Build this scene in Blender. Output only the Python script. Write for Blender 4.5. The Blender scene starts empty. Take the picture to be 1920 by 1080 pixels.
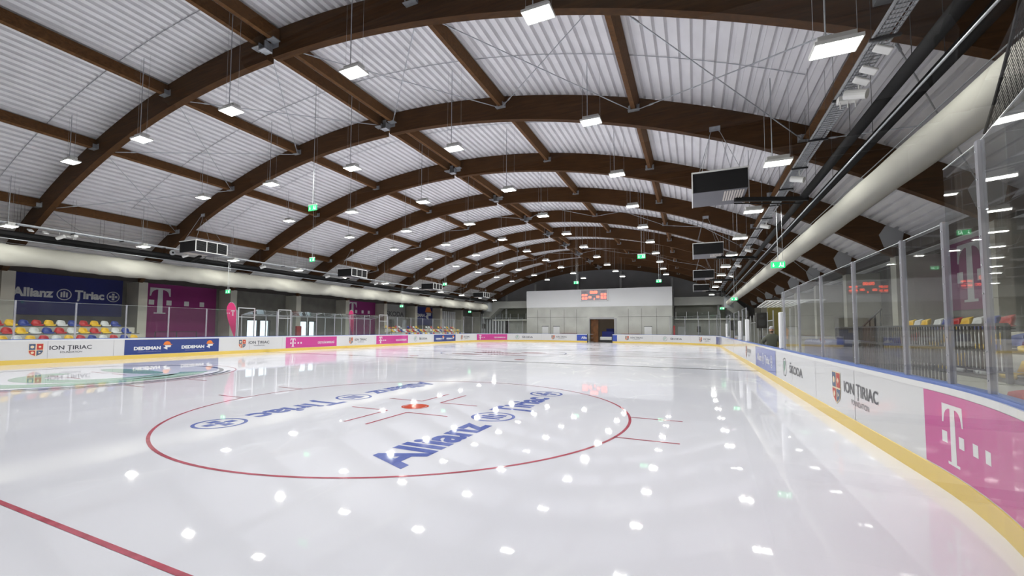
import bpy, math, random
from mathutils import Vector, Matrix
sc = bpy.context.scene
C = sc.collection
random.seed(7)
PI = math.pi

# ------------------------------------------------------------------ camera, world, exposure
F, YAW, PIT, ROL = 798.34, -0.4231, 0.0539, 0.0053
CAM = (12.616, 2.146, 1.689)
cd = bpy.data.cameras.new('camera'); cam = bpy.data.objects.new('camera', cd); C.objects.link(cam)
fw = Vector((math.sin(YAW)*math.cos(PIT), math.cos(YAW)*math.cos(PIT), math.sin(PIT)))
rt = Vector((math.cos(YAW), -math.sin(YAW), 0)); up = rt.cross(fw)
r2 = rt*math.cos(ROL)+up*math.sin(ROL); u2 = -rt*math.sin(ROL)+up*math.cos(ROL)
m = Matrix.Identity(4)
for i in range(3):
    m[i][0], m[i][1], m[i][2], m[i][3] = r2[i], u2[i], -fw[i], CAM[i]
cam.matrix_world = m
cd.sensor_width = 36; cd.lens = F/1920*36
cd.shift_x = (960-941.1)/1920; cd.shift_y = (574.8-540)/1920
cd.clip_start = .02; cd.clip_end = 300
sc.camera = cam
w = bpy.data.worlds.new('world'); sc.world = w; w.use_nodes = True
w.node_tree.nodes['Background'].inputs[0].default_value = (.82, .88, .95, 1)
w.node_tree.nodes['Background'].inputs[1].default_value = 1.0
sc.view_settings.view_transform = 'Standard'; sc.view_settings.look = 'None'
sc.view_settings.gamma = 1; sc.view_settings.exposure = 1.4
LAMP = 6.0            # radiance of each lamp diffuser
try:
    sc.cycles.use_denoising = True
    sc.cycles.max_bounces = 10; sc.cycles.diffuse_bounces = 5; sc.cycles.glossy_bounces = 4
    sc.cycles.transparent_max_bounces = 24
    sc.cycles.sample_clamp_indirect = 6
except Exception: pass

# ------------------------------------------------------------------ materials
MATS = {}
def mat(name, col, rough=.6, metal=0, emit=0, spec=.5, var=0, scale=8, bump=0, alpha=1, ecol=None, stretch=(1,1,1), ior=None, coat=0):
    if name in MATS: return MATS[name]
    M = bpy.data.materials.new(name); M.use_nodes = True; nt = M.node_tree; N = nt.nodes; L = nt.links
    b = N['Principled BSDF']
    c = (*col, 1)
    b.inputs['Base Color'].default_value = c; b.inputs['Roughness'].default_value = rough
    b.inputs['Metallic'].default_value = metal; b.inputs['Specular IOR Level'].default_value = spec
    if ior: b.inputs['IOR'].default_value = ior
    if coat: b.inputs['Coat Weight'].default_value = coat; b.inputs['Coat Roughness'].default_value = .08
    if emit:
        b.inputs['Emission Color'].default_value = (*(ecol or col), 1); b.inputs['Emission Strength'].default_value = emit
    if var or bump:
        tc = N.new('ShaderNodeTexCoord'); mp = N.new('ShaderNodeMapping'); mp.inputs['Scale'].default_value = stretch
        L.new(tc.outputs['Object'], mp.inputs[0])
        n = N.new('ShaderNodeTexNoise'); n.inputs['Scale'].default_value = scale; n.inputs['Detail'].default_value = 6
        L.new(mp.outputs[0], n.inputs['Vector'])
        if var:
            mx = N.new('ShaderNodeMixRGB'); mx.inputs[1].default_value = (*[x*(1-var) for x in col], 1); mx.inputs[2].default_value = (*[min(1, x*(1+var)) for x in col], 1)
            r = N.new('ShaderNodeValToRGB'); r.color_ramp.elements[0].position = .3; r.color_ramp.elements[1].position = .7
            L.new(n.outputs[0], r.inputs[0]); L.new(r.outputs[0], mx.inputs[0]); L.new(mx.outputs[0], b.inputs['Base Color'])
        if bump:
            bp = N.new('ShaderNodeBump'); bp.inputs['Strength'].default_value = bump; L.new(n.outputs[0], bp.inputs['Height']); L.new(bp.outputs[0], b.inputs['Normal'])
    MATS[name] = M; return M

def ice_material():
    M = bpy.data.materials.new('ice'); M.use_nodes = True; nt = M.node_tree; N = nt.nodes; L = nt.links
    b = N['Principled BSDF']; tc = N.new('ShaderNodeTexCoord')
    def noise(scale, detail, st=(1, 1, 1), rot=0, dist=0):
        mp = N.new('ShaderNodeMapping'); mp.inputs['Scale'].default_value = st; mp.inputs['Rotation'].default_value = (0, 0, rot)
        L.new(tc.outputs['Object'], mp.inputs[0]); n = N.new('ShaderNodeTexNoise'); n.inputs['Scale'].default_value = scale
        n.inputs['Detail'].default_value = detail; n.inputs['Distortion'].default_value = dist; L.new(mp.outputs[0], n.inputs['Vector']); return n.outputs[0]
    def ramp(src, a, c, v0=0, v1=1):
        r = N.new('ShaderNodeMapRange'); r.inputs[1].default_value = a; r.inputs[2].default_value = c; r.inputs[3].default_value = v0; r.inputs[4].default_value = v1
        L.new(src, r.inputs[0]); return r.outputs[0]
    # skate scratches: thin bright lines where two distorted noises cross their middle value, only in worn patches
    def lines(scale, rot, st, wid):
        n = noise(scale, 2, st, rot, .6)
        s = N.new('ShaderNodeMath'); s.operation = 'SUBTRACT'; s.inputs[1].default_value = .5; L.new(n, s.inputs[0])
        a = N.new('ShaderNodeMath'); a.operation = 'ABSOLUTE'; L.new(s.outputs[0], a.inputs[0])
        return ramp(a.outputs[0], 0, wid, 1, 0)
    l1 = lines(.55, .5, (1, .35, 1), .016); l2 = lines(.8, -.8, (1, .3, 1), .014)
    mxx = N.new('ShaderNodeMath'); mxx.operation = 'MAXIMUM'; L.new(l1, mxx.inputs[0]); L.new(l2, mxx.inputs[1])
    patch = ramp(noise(.5, 4), .47, .6)
    # more wear beyond the near face-off circles
    sx = N.new('ShaderNodeSeparateXYZ'); L.new(tc.outputs['Object'], sx.inputs[0]); far = ramp(sx.outputs[1], 11, 24, .12, 1)
    mu = N.new('ShaderNodeMath'); mu.operation = 'MULTIPLY'; L.new(mxx.outputs[0], mu.inputs[0]); L.new(patch, mu.inputs[1])
    mu2 = N.new('ShaderNodeMath'); mu2.operation = 'MULTIPLY'; L.new(mu.outputs[0], mu2.inputs[0]); L.new(far, mu2.inputs[1])
    base = N.new('ShaderNodeMixRGB'); base.inputs[1].default_value = (.66, .66, .745, 1); base.inputs[2].default_value = (.74, .74, .82, 1); L.new(ramp(noise(.25, 5), .3, .7), base.inputs[0])
    mx = N.new('ShaderNodeMixRGB'); mx.inputs[2].default_value = (.95, .96, 1, 1); L.new(mu2.outputs[0], mx.inputs[0]); L.new(base.outputs[0], mx.inputs[1])
    L.new(mx.outputs[0], b.inputs['Base Color'])
    ad = N.new('ShaderNodeMath'); ad.operation = 'ADD'; L.new(ramp(noise(1.3, 6, (1, .5, 1), .4), .35, .75, .012, .04), ad.inputs[0])
    wear = N.new('ShaderNodeMath'); wear.operation = 'MULTIPLY'; L.new(ramp(noise(.35, 5, (1, .6, 1), .2), .3, .7, .05, .16), wear.inputs[0]); L.new(ramp(sx.outputs[1], 13, 24, .0, 1), wear.inputs[1])
    L.new(wear.outputs[0], ad.inputs[1]); L.new(ad.outputs[0], b.inputs['Roughness'])
    b.inputs['IOR'].default_value = 1.31; b.inputs['Specular IOR Level'].default_value = .36
    bp = N.new('ShaderNodeBump'); bp.inputs['Strength'].default_value = .012; bp.inputs['Distance'].default_value = .01
    L.new(noise(14, 3, (1, .4, 1), .3), bp.inputs['Height']); L.new(bp.outputs[0], b.inputs['Normal'])
    return M
def glass_material(name, tint=(.93, .95, .95), haze=.012, hazecol=(.8, .8, .82)):
    M = bpy.data.materials.new(name); M.use_nodes = True; nt = M.node_tree; N = nt.nodes; L = nt.links
    for n in list(N): N.remove(n)
    o = N.new('ShaderNodeOutputMaterial'); t = N.new('ShaderNodeBsdfTransparent'); t.inputs[0].default_value = (*tint, 1)
    g = N.new('ShaderNodeBsdfGlossy'); g.inputs['Roughness'].default_value = .015
    fr = N.new('ShaderNodeFresnel'); fr.inputs[0].default_value = 1.48
    d = N.new('ShaderNodeBsdfDiffuse'); d.inputs[0].default_value = (*hazecol, 1)
    m1 = N.new('ShaderNodeMixShader'); m1.inputs[0].default_value = haze; L.new(t.outputs[0], m1.inputs[1]); L.new(d.outputs[0], m1.inputs[2])
    m2 = N.new('ShaderNodeMixShader'); ge = N.new('ShaderNodeNewGeometry'); sb = N.new('ShaderNodeMath'); sb.operation = 'SUBTRACT'; sb.inputs[0].default_value = 1; L.new(ge.outputs['Backfacing'], sb.inputs[1])
    mu = N.new('ShaderNodeMath'); mu.operation = 'MULTIPLY'; L.new(fr.outputs[0], mu.inputs[0]); L.new(sb.outputs[0], mu.inputs[1]); L.new(mu.outputs[0], m2.inputs[0]); L.new(m1.outputs[0], m2.inputs[1]); L.new(g.outputs[0], m2.inputs[2])
    L.new(m2.outputs[0], o.inputs[0]); return M
def net_material():
    M = bpy.data.materials.new('net_cord'); M.use_nodes = True; b = M.node_tree.nodes['Principled BSDF']
    b.inputs['Base Color'].default_value = (.02, .02, .02, 1); b.inputs['Roughness'].default_value = .8; return M
def wood_material(name, a, bcol):
    M = bpy.data.materials.new(name); M.use_nodes = True; nt = M.node_tree; N = nt.nodes; L = nt.links; b = N['Principled BSDF']
    tc = N.new('ShaderNodeTexCoord'); mp = N.new('ShaderNodeMapping'); mp.inputs['Scale'].default_value = (.6, 5, 9); L.new(tc.outputs['Object'], mp.inputs[0])
    n = N.new('ShaderNodeTexNoise'); n.inputs['Scale'].default_value = 2.2; n.inputs['Detail'].default_value = 9; n.inputs['Roughness'].default_value = .65; L.new(mp.outputs[0], n.inputs['Vector'])
    r = N.new('ShaderNodeValToRGB'); r.color_ramp.elements[0].color = (*a, 1); r.color_ramp.elements[1].color = (*bcol, 1)
    r.color_ramp.elements[0].position = .3; r.color_ramp.elements[1].position = .72
    L.new(n.outputs[0], r.inputs[0]); L.new(r.outputs[0], b.inputs['Base Color']); b.inputs['Roughness'].default_value = .65; b.inputs['Specular IOR Level'].default_value = .1
    return M

ICE = ice_material()
GLASS = glass_material('safety_glass')
ACRYL = glass_material('acrylic_post', (.8, .8, .84), .3, (.72, .72, .78))
NET = net_material()
WOOD = wood_material('dark_glulam', (.034, .014, .0045), (.10, .044, .014))
WOOD2 = wood_material('stained_purlin', (.062, .027, .009), (.165, .077, .027))
DECK = mat('galvanised_deck', (.71, .70, .72), .5, .15, var=.06, scale=1.5)
STEEL = mat('galvanised_steel', (.42, .44, .47), .4, .6, var=.15, scale=12)
DSTEEL = mat('dark_steel', (.02, .02, .024), .45)
ALU = mat('aluminium', (.62, .63, .66), .3, .55)
WHITE = mat('white_board', (.62, .62, .64), .07, spec=.5)
YEL = mat('yellow_kickplate', (.72, .52, .12), .25)
BLUE = mat('blue_cap', (.09, .17, .50), .35)
CONC = mat('concrete', (.17, .16, .145), .85, var=.22, scale=1.3, bump=.1)
CONCD = mat('dark_concrete', (.11, .105, .10), .85, var=.2, scale=1.2)
CONCL = mat('light_concrete', (.50, .48, .42), .8, var=.1, scale=.8)
CONCP = mat('concrete_panel', (.43, .435, .41), .75, var=.12, scale=.6)
PWHITE = mat('white_cladding', (.64, .65, .67), .5, var=.03, scale=.5)
DARK = mat('dark_cladding', (.055, .055, .058), .6, var=.15, scale=.7)
BLACK = mat('black_paint', (.008, .008, .009), .75, spec=.2)
LWHITE = mat('lamp_housing', (.75, .75, .74), .4)
FABRIC = mat('white_duct_fabric', (.38, .37, .33), .85, bump=.25, scale=1.6, stretch=(1, .5, 1), var=.05)
def diffuser():
    return mat('lamp_diffuser', (1, 1, 1), .4, emit=LAMP, ecol=(1, .97, .9))
DIFF = diffuser(); LEDM = mat('led_module', (1, 1, 1), .4, emit=330, ecol=(1, .97, .9)); LEDS = mat('led_module_side', (1, 1, 1), .4, emit=190, ecol=(1, .97, .9))
MAGENTA = mat('magenta_print', (.52, .05, .26), .07)
MAGB = mat('magenta_banner', (.22, .006, .13), .8)
MAGF = mat('magenta_flag', (.55, .02, .14), .7)
NAVY = mat('navy_print', (.025, .05, .21), .07)
NAVYB = mat('navy_banner', (.008, .015, .15), .8)
ABLUE = mat('print_blue', (.05, .09, .40), .07)
PRW = mat('print_white', (.70, .70, .71), .07)
BANW = mat('banner_white', (.62, .62, .64), .8)
BANG = mat('banner_grey', (.30, .30, .30), .8)
INK = mat('print_dark', (.035, .035, .05), .3)
GREENK = mat('print_green', (.05, .30, .16), .3)
ORANGE = mat('print_orange', (.75, .20, .03), .4)
REDP = mat('print_red', (.45, .04, .03), .4)
CREAM = mat('print_cream', (.72, .58, .40), .4)
SLATE = mat('print_slate', (.06, .10, .19), .4)
ICERED = mat('ice_red', (.44, .10, .14), .05, spec=.36, ior=1.32, var=.25, scale=6)
ICEDOT = mat('ice_spot_red', (.62, .10, .06), .05, spec=.36, ior=1.32)
ICEBLUE = mat('ice_blue', (.12, .16, .45), .05, spec=.36, ior=1.32, var=.15, scale=20)
ICEBLACK = mat('ice_black', (.06, .065, .09), .05, spec=.36, ior=1.32)
ICEGREEN = mat('ice_green', (.24, .42, .31), .05, spec=.36, ior=1.32, var=.2, scale=2)
ICEMAROON = mat('ice_maroon', (.36, .10, .16), .05, spec=.36, ior=1.32)
ICEWHITE = mat('ice_white', (.74, .74, .78), .05, spec=.36, ior=1.32)
SIGNG = mat('exit_green', (.02, .40, .12), .5, emit=.55, ecol=(.02, .75, .22))
SIGNW = mat('exit_white', (.8, .95, .85), .5, emit=1.1, ecol=(.8, 1, .88))
LED = mat('led_red', (1, .1, .05), .5, emit=1.7, ecol=(1, .12, .07))
BOARDG = mat('scoreboard_face', (.36, .33, .37), .5)
SEATC = {'yellow': mat('seat_yellow', (.86, .56, .03), .3), 'white': mat('seat_white', (.72, .72, .72), .3),
         'red': mat('seat_red', (.55, .035, .04), .3), 'blue': mat('seat_blue', (.03, .06, .32), .3)}

# ------------------------------------------------------------------ mesh helpers
class MB:
    def __init__(s): s.v = []; s.f = []; s.smooth = False
    def add(s, vs, fs):
        o = len(s.v); s.v += [tuple(p) for p in vs]; s.f += [tuple(i+o for i in f) for f in fs]; return s
    def box(s, x0, x1, y0, y1, z0, z1):
        return s.add([(x0,y0,z0),(x1,y0,z0),(x1,y1,z0),(x0,y1,z0),(x0,y0,z1),(x1,y0,z1),(x1,y1,z1),(x0,y1,z1)],
                     [(0,3,2,1),(4,5,6,7),(0,1,5,4),(1,2,6,5),(2,3,7,6),(3,0,4,7)])
    def bar(s, p, q, wd, h, upv=(0, 0, 1)):
        p = Vector(p); q = Vector(q); d = (q-p).normalized(); u = Vector(upv)
        if abs(d.dot(u)) > .99: u = Vector((1, 0, 0))
        sd = d.cross(u).normalized(); u = sd.cross(d).normalized(); a = sd*wd/2; b = u*h/2
        vs = [p-a-b, p+a-b, p+a+b, p-a+b, q-a-b, q+a-b, q+a+b, q-a+b]
        return s.add(vs, [(0,3,2,1),(4,5,6,7),(0,1,5,4),(1,2,6,5),(2,3,7,6),(3,0,4,7)])
    def tube(s, pts, r, n=8, cap=True):
        pts = [Vector(p) for p in pts]; rs = r if isinstance(r, (list, tuple)) else [r]*len(pts); vs = []; fs = []
        for i, p in enumerate(pts):
            d = (pts[min(i+1, len(pts)-1)]-pts[max(i-1, 0)]).normalized(); u = Vector((0, 0, 1)) if abs(d.z) < .95 else Vector((1, 0, 0))
            a = d.cross(u).normalized(); b = a.cross(d)
            for k in range(n): t = 2*PI*k/n; vs.append(p+(a*math.cos(t)+b*math.sin(t))*rs[i])
        for i in range(len(pts)-1):
            for k in range(n): fs.append((i*n+k, i*n+(k+1) % n, (i+1)*n+(k+1) % n, (i+1)*n+k))
        if cap: fs.append(tuple(range(n))[::-1]); fs.append(tuple((len(pts)-1)*n+k for k in range(n)))
        return s.add(vs, fs)
    def prism(s, poly, fn, d0, d1):
        n = len(poly); vs = [fn(u, v, d0) for u, v in poly]+[fn(u, v, d1) for u, v in poly]
        return s.add(vs, [tuple(range(n))[::-1], tuple(range(n, 2*n))]+[(i, (i+1) % n, n+(i+1) % n, n+i) for i in range(n)])
    def strip(s, a, b):      # quads between two polylines
        n = len(a); return s.add(list(a)+list(b), [(i, i+1, n+i+1, n+i) for i in range(n-1)])
    def build(s, name, mt, parent=None, loc=None, smooth=False, kind=None, label=None):
        me = bpy.data.meshes.new(name)
        off = Vector(loc) if loc is not None else None
        vs = [tuple(Vector(p)-off) for p in s.v] if off is not None else s.v
        me.from_pydata(vs, [], s.f); me.update()
        me.materials.append(mt)
        if smooth or s.smooth:
            me.polygons.foreach_set('use_smooth', [True]*len(me.polygons)); me.update()
        o = bpy.data.objects.new(name, me); C.objects.link(o)
        if off is not None: o.location = off
        if parent is not None:
            o.parent = parent
            if parent.type == 'EMPTY' or True: o.location = Vector(o.location)-Vector(wloc(parent))
        if kind: o['kind'] = kind
        if label: o['label'] = label
        return o
def wloc(o):
    v = Vector((0, 0, 0))
    while o is not None: v += Vector(o.location); o = o.parent
    return v
def empty(name, loc, label, cat, group=None):
    o = bpy.data.objects.new(name, None); C.objects.link(o); o.location = loc; o.empty_display_size = .1
    return tag(o, label, cat, group)
def tag(o, label, cat, group=None):
    o['label'] = label; o['category'] = cat
    if group: o['group'] = group
    return o
def copy_tree(o, loc, label=None, parent=None):
    c = o.copy(); C.objects.link(c); c.location = loc
    if label: c['label'] = label
    for ch in list(o.children):
        d = ch.copy(); C.objects.link(d); d.parent = c
        for g in list(ch.children):
            e = g.copy(); C.objects.link(e); e.parent = d
    return c
ORD = 'first second third fourth fifth sixth seventh eighth ninth tenth eleventh twelfth thirteenth fourteenth fifteenth sixteenth seventeenth eighteenth nineteenth twentieth'.split()
def nth(i):
    if i < 20: return ORD[i]
    t = ['twenty', 'thirty', 'forty', 'fifty'][(i+1)//10-2]; r = (i+1) % 10
    return {'twenty': 'twentieth', 'thirty': 'thirtieth', 'forty': 'fortieth', 'fifty': 'fiftieth'}[t] if r == 0 else t+'-'+ORD[r-1]
def seen(i): return nth(i-1) if i > 0 else 'unseen overhead'
_txt = {}
def text2d(body, bold=0.0):
    k = (body, bold)
    if k in _txt: return _txt[k]
    cu = bpy.data.curves.new('t', 'FONT'); cu.body = body; cu.size = 1; cu.offset = bold; cu.resolution_u = 3
    o = bpy.data.objects.new('t', cu); C.objects.link(o); dg = bpy.context.evaluated_depsgraph_get(); me = o.evaluated_get(dg).to_mesh()
    vs = [(v.co.x, v.co.y) for v in me.vertices]; fs = [tuple(p.vertices) for p in me.polygons]
    o.evaluated_get(dg).to_mesh_clear(); bpy.data.objects.remove(o); bpy.data.curves.remove(cu)
    x0 = min(v[0] for v in vs); x1 = max(v[0] for v in vs)
    cap = .70
    vs = [((x-x0)/(x1-x0), y/cap) for x, y in vs]
    _txt[k] = (vs, fs); return _txt[k]
def text(mb, body, fn, u0, u1, v0, h, d, bold=.02, shear=0):
    """letters from u0 to u1, baseline v0, capital height h, on surface fn(u,v,d)"""
    vs, fs = text2d(body, bold)
    return mb.add([fn(u0+x*(u1-u0)+shear*y*h, v0+y*h, d) for x, y in vs], fs)
def skoda(q, fn, u0, u1, v0, h, d, bold):
    text(q, 'SKODA', fn, u0, u1, v0, h, d, bold); c = u0+(u1-u0)*.085; k = (u1-u0)*.055
    for sg in (-1, 1): poly(q, [(c, v0+h*1.10), (c, v0+h*1.22), (c+sg*k, v0+h*1.38), (c+sg*k, v0+h*1.26)][::sg], fn, d)
def poly(mb, pts, fn, d): return mb.add([fn(u, v, d) for u, v in pts], [tuple(range(len(pts)))])
def disc(mb, cu, cv, r, fn, d, n=28, r0=0, a0=0, a1=2*PI, ry=None):
    k = (ry or r)/r
    if r0:
        a = [fn(cu+r*math.cos(a0+(a1-a0)*i/n), cv+r*k*math.sin(a0+(a1-a0)*i/n), d) for i in range(n+1)]
        b = [fn(cu+r0*math.cos(a0+(a1-a0)*i/n), cv+r0*k*math.sin(a0+(a1-a0)*i/n), d) for i in range(n+1)]
        return mb.strip(a, b)
    return poly(mb, [(cu+r*math.cos(a0+(a1-a0)*i/n), cv+r*k*math.sin(a0+(a1-a0)*i/n)) for i in range(n)], fn, d)
def rect(mb, u0, u1, v0, v1, fn, d, n=1):
    a = [fn(u0+(u1-u0)*i/n, v0, d) for i in range(n+1)]; b = [fn(u0+(u1-u0)*i/n, v1, d) for i in range(n+1)]
    return mb.strip(a, b)
def letter_T(mb, fn, u, v, h, d):
    """serif T with squares beside the stem; u centre, v base"""
    s = h/10.0
    pts = [(-1.0,0),(1.9,0),(1.9,.5),(1.0,.75),(.85,9.3),(1.6,9.25),(2.6,8.6),(3.1,6.6),(3.5,6.6),(3.4,10),(-3.4,10),(-3.5,6.6),(-3.1,6.6),(-2.6,8.6),(-1.6,9.25),(-.85,9.3),(-1.0,.75),(-1.9,.5),(-1.9,0)]
    # stem, bar and serifs as convex pieces
    for q in ([(-2.0,0),(2.0,0),(2.0,.45),(-2.0,.45)], [(-.95,.45),(.95,.45),(.8,9.3),(-.8,9.3)], [(-3.5,9.3),(3.5,9.3),(3.5,10),(-3.5,10)],
              [(-3.6,6.8),(-3.15,6.8),(-2.5,9.3),(-3.5,9.3)], [(3.15,6.8),(3.6,6.8),(3.5,9.3),(2.5,9.3)],
              [(-3.0,8.0),(-2.2,8.9),(-1.3,9.3),(-2.6,9.3)], [(2.2,8.9),(3.0,8.0),(2.6,9.3),(1.3,9.3)]):
        poly(mb, [(u+a*s, v+b*s) for a, b in q], fn, d)
def tdots(mb, fn, u, v, h, d, xs=(-2.9, 2.9, 7.6, 11.8)):
    s = h/10.0
    for x in xs: rect(mb, u+(x-.9)*s, u+(x+.9)*s, v+3.4*s, v+5.3*s, fn, d)
def shield(parent, fn, u, v, wd, h, d):
    """quartered shield crest; u,v lower-left"""
    mb = MB(); poly(mb, [(u, v+h*.35), (u+wd*.12, v+h*.16), (u+wd*.5, v), (u+wd*.88, v+h*.16), (u+wd, v+h*.35), (u+wd, v+h), (u, v+h)], fn, d); mb.build('crest', CREAM, parent)
    g = .035*wd
    cells = [(SLATE, [(u+g, v+h*.52), (u+wd*.46, v+h*.52), (u+wd*.46, v+h-g), (u+g, v+h-g)]), (REDP, [(u+wd*.54, v+h*.52), (u+wd-g, v+h*.52), (u+wd-g, v+h-g), (u+wd*.54, v+h-g)]),
             (REDP, [(u+g, v+h*.37), (u+wd*.14, v+h*.2), (u+wd*.46, v+h*.05), (u+wd*.46, v+h*.47), (u+g, v+h*.47)]), (SLATE, [(u+wd*.54, v+h*.05), (u+wd*.86, v+h*.2), (u+wd-g, v+h*.37), (u+wd-g, v+h*.47), (u+wd*.54, v+h*.47)])]
    for i, mt in enumerate((SLATE, REDP)):
        q = MB()
        for c in cells:
            if c[0] is mt: poly(q, c[1], fn, d+.003)
        q.build('crest_field', mt, parent)
    q = MB(); disc(q, u+wd*.25, v+h*.74, wd*.13, fn, d+.005, 9); disc(q, u+wd*.75, v+h*.74, wd*.11, fn, d+.005, 4); disc(q, u+wd*.27, v+h*.30, wd*.12, fn, d+.005, 6); disc(q, u+wd*.73, v+h*.30, wd*.11, fn, d+.005, 3)
    q.build('crest_charge', CREAM, parent)
def helmet_mark(parent, fn, u, v, h, d, wm):
    q = MB(); disc(q, u+.1*h, v+.62*h, .36*h, fn, d, 14, a0=0, a1=PI*14/13.); rect(q, u-.30*h, u+.62*h, v+.56*h, v+.63*h, fn, d); q.build('hat_mark', ORANGE, parent)
    q = MB(); poly(q, [(u-.18*h, v+.52*h), (u+.5*h, v+.52*h), (u+.46*h, v+.30*h), (u+.12*h, v+.28*h), (u+.14*h, v), (u-.28*h, v+.22*h), (u-.05*h, v+.36*h)], fn, d); q.build('face_mark', wm, parent)
def ring_eagle(mb, fn, cu, cv, r, d):
    disc(mb, cu, cv, r, fn, d, 36, r0=r*.86)
    for x, hh in ((-.36, .40), (0, .56), (.36, .40)):
        rect(mb, cu+(x-.12)*r, cu+(x+.12)*r, cv-.5*r, cv+hh*r, fn, d)
def ring_cross(mb, fn, cu, cv, r, d):
    disc(mb, cu, cv, r, fn, d, 36, r0=r*.86)
    for a, b, c, e in ((.26, .64, -.2, .2), (-.64, -.26, -.2, .2), (-.2, .2, .26, .64), (-.2, .2, -.64, -.26)):
        rect(mb, cu+a*r, cu+b*r, cv+c*r, cv+e*r, fn, d)
    disc(mb, cu, cv, .2*r, fn, d, 10)

# ------------------------------------------------------------------ rink ring
W, R, LN = 15.05, 8.56, 60.03
ARC = PI/2*R; S1 = LN-2*R; S2 = 2*W-2*R; TOT = 2*S1+2*S2+4*ARC
SEG = [('l', S1, (W, R), (0, 1)), ('a', ARC, (W-R, LN-R), 0), ('l', S2, (W-R, LN), (-1, 0)), ('a', ARC, (-W+R, LN-R), 90),
       ('l', S1, (-W, LN-R), (0, -1)), ('a', ARC, (-W+R, R), 180), ('l', S2, (-W+R, 0), (1, 0)), ('a', ARC, (W-R, R), 270)]
def ring(s, off=0):
    s = s % TOT
    for k, n, p0, d in SEG:
        if s <= n+1e-9:
            if k == 'l': return Vector((p0[0]+d[0]*s+d[1]*off, p0[1]+d[1]*s-d[0]*off, 0))
            a = math.radians(d)+s/R; return Vector((p0[0]+(R+off)*math.cos(a), p0[1]+(R+off)*math.sin(a), 0))
        s -= n
def yl(y): return 134.25-y       # ring coordinate of a point on the left boards
def board_fn(s0): return lambda u, v, d: ring(s0-u, -d)+Vector((0, 0, v))     # reading direction on the ice side

# ------------------------------------------------------------------ floor, ice and markings
mb = MB(); mb.box(-21.6, 21.6, -9, 68, -.3, -.02); fl = mb.build('floor', mat('grey_floor', (.42, .41, .39), .35, var=.1, scale=.8), kind='structure')
mb = MB(); n = 220; mb.add([ring(TOT*i/n, .05) for i in range(n)], [tuple(range(n))])
ice = mb.build('ice_floor', ICE, kind='structure')
G = lambda u, v, d: Vector((u, v, .001+d))
def icepart(name, mbx, mt): return mbx.build(name, mt, ice)
def spot_circle(cx, cy, red=ICERED, dot=True, hash_=True):
    q = MB(); disc(q, cx, cy, 4.525, G, .001, 128, r0=4.475); icepart('circle_line', q, red)
    if hash_:
        q = MB()
        for sx in (-1, 1):
            for sy in (-1, 1):
                x0 = math.sqrt(4.5**2-.85**2); rect(q, cx+sx*x0, cx+sx*(x0+.95), cy+sy*.85-.025, cy+sy*.85+.025, G, .001)
        icepart('hash_mark', q, red)
        q = MB()
        for sx in (-1, 1):
            for sy in (-1, 1):
                a, b = cx+sx*.25, cy+sy*.625
                rect(q, a, a+sx*.95, b-.025, b+.025, G, .0012); rect(q, a-.025, a+.025, b, b+sy*1.2, G, .0012)
        icepart('corner_mark', q, red)
    if dot:
        q = MB(); disc(q, cx, cy, .30, G, .001, 32, r0=.26); rectn = [( .30*.26/.3*math.cos(a), .26*math.sin(a)) for a in (.5, 1.0, 1.57, 2.1, 2.65, 3.64, 4.2, 4.71, 5.2, 5.78)]
        poly(q, [(cx+x, cy+y) for x, y in rectn], G, .001); icepart('faceoff_spot', q, ICEDOT)
spot_circle(7.03, 9.96)
spot_circle(-7.03, 9.96, dot=False)
spot_circle(7.03, 50.0); spot_circle(-7.03, 50.0)
# green and black emblem painted in the left circle
q = MB(); disc(q, -7.03, 9.96, 4.08, G, .001, 96, r0=3.93); disc(q, -7.03, 9.96, 4.33, G, .0009, 96, r0=4.22, a0=-1.5, a1=.9); icepart('emblem_ring', q, ICEBLACK)
q = MB(); disc(q, -7.03, 9.96, 3.6, G, .001, 60, r0=2.7, a0=-2.6, a1=.9); disc(q, -6.5, 10.3, 2.3, G, .001, 40, r0=1.5, a0=-2.9, a1=.6); disc(q, -7.3, 11.4, 1.9, G, .001, 40, a0=0, a1=2*PI, ry=.5); icepart('emblem_green', q, ICEGREEN)
q = MB(); rect(q, -W, W, 3.97, 4.02, G, .001); icepart('goal_line', q, ICERED)
q = MB(); rect(q, -W, W, 56.01, 56.06, G, .001); icepart('goal_line', q, ICERED)
q = MB(); disc(q, 0, 4, 1.8, G, .001, 30, r0=1.75, a0=0, a1=PI); icepart('goal_crease', q, ICERED)
q = MB(); rect(q, -W, W, 22.88, 23.12, G, .001); icepart('blue_line', q, ICEBLACK)
q = MB(); rect(q, -W, W, 36.9, 37.1, G, .001); icepart('blue_line', q, ICEBLACK)
q = MB(); rect(q, -W, W, 30.45, 30.62, G, .001); icepart('centre_line', q, ICEMAROON)
q = MB(); disc(q, 0, 30.5, 4.53, G, .0012, 90, r0=4.45); icepart('centre_circle', q, ICEBLUE)
q = MB()
for cx, cy, a, b in ((-1.6, 27.9, 1.2, .35), (1.2, 28.3, 1.5, .3), (-.4, 30.3, 1.9, .5), (1.9, 31.6, 1.0, .5), (-1.8, 32.2, .9, .4)): disc(q, cx, cy, a, G, .0013, 18, ry=b)
icepart('centre_emblem', q, ICEMAROON)
q = MB()
for x in (3.6, -3.6): disc(q, x, 24.6, .3, G, .001, 20)
icepart('neutral_spot', q, ICERED)
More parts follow.
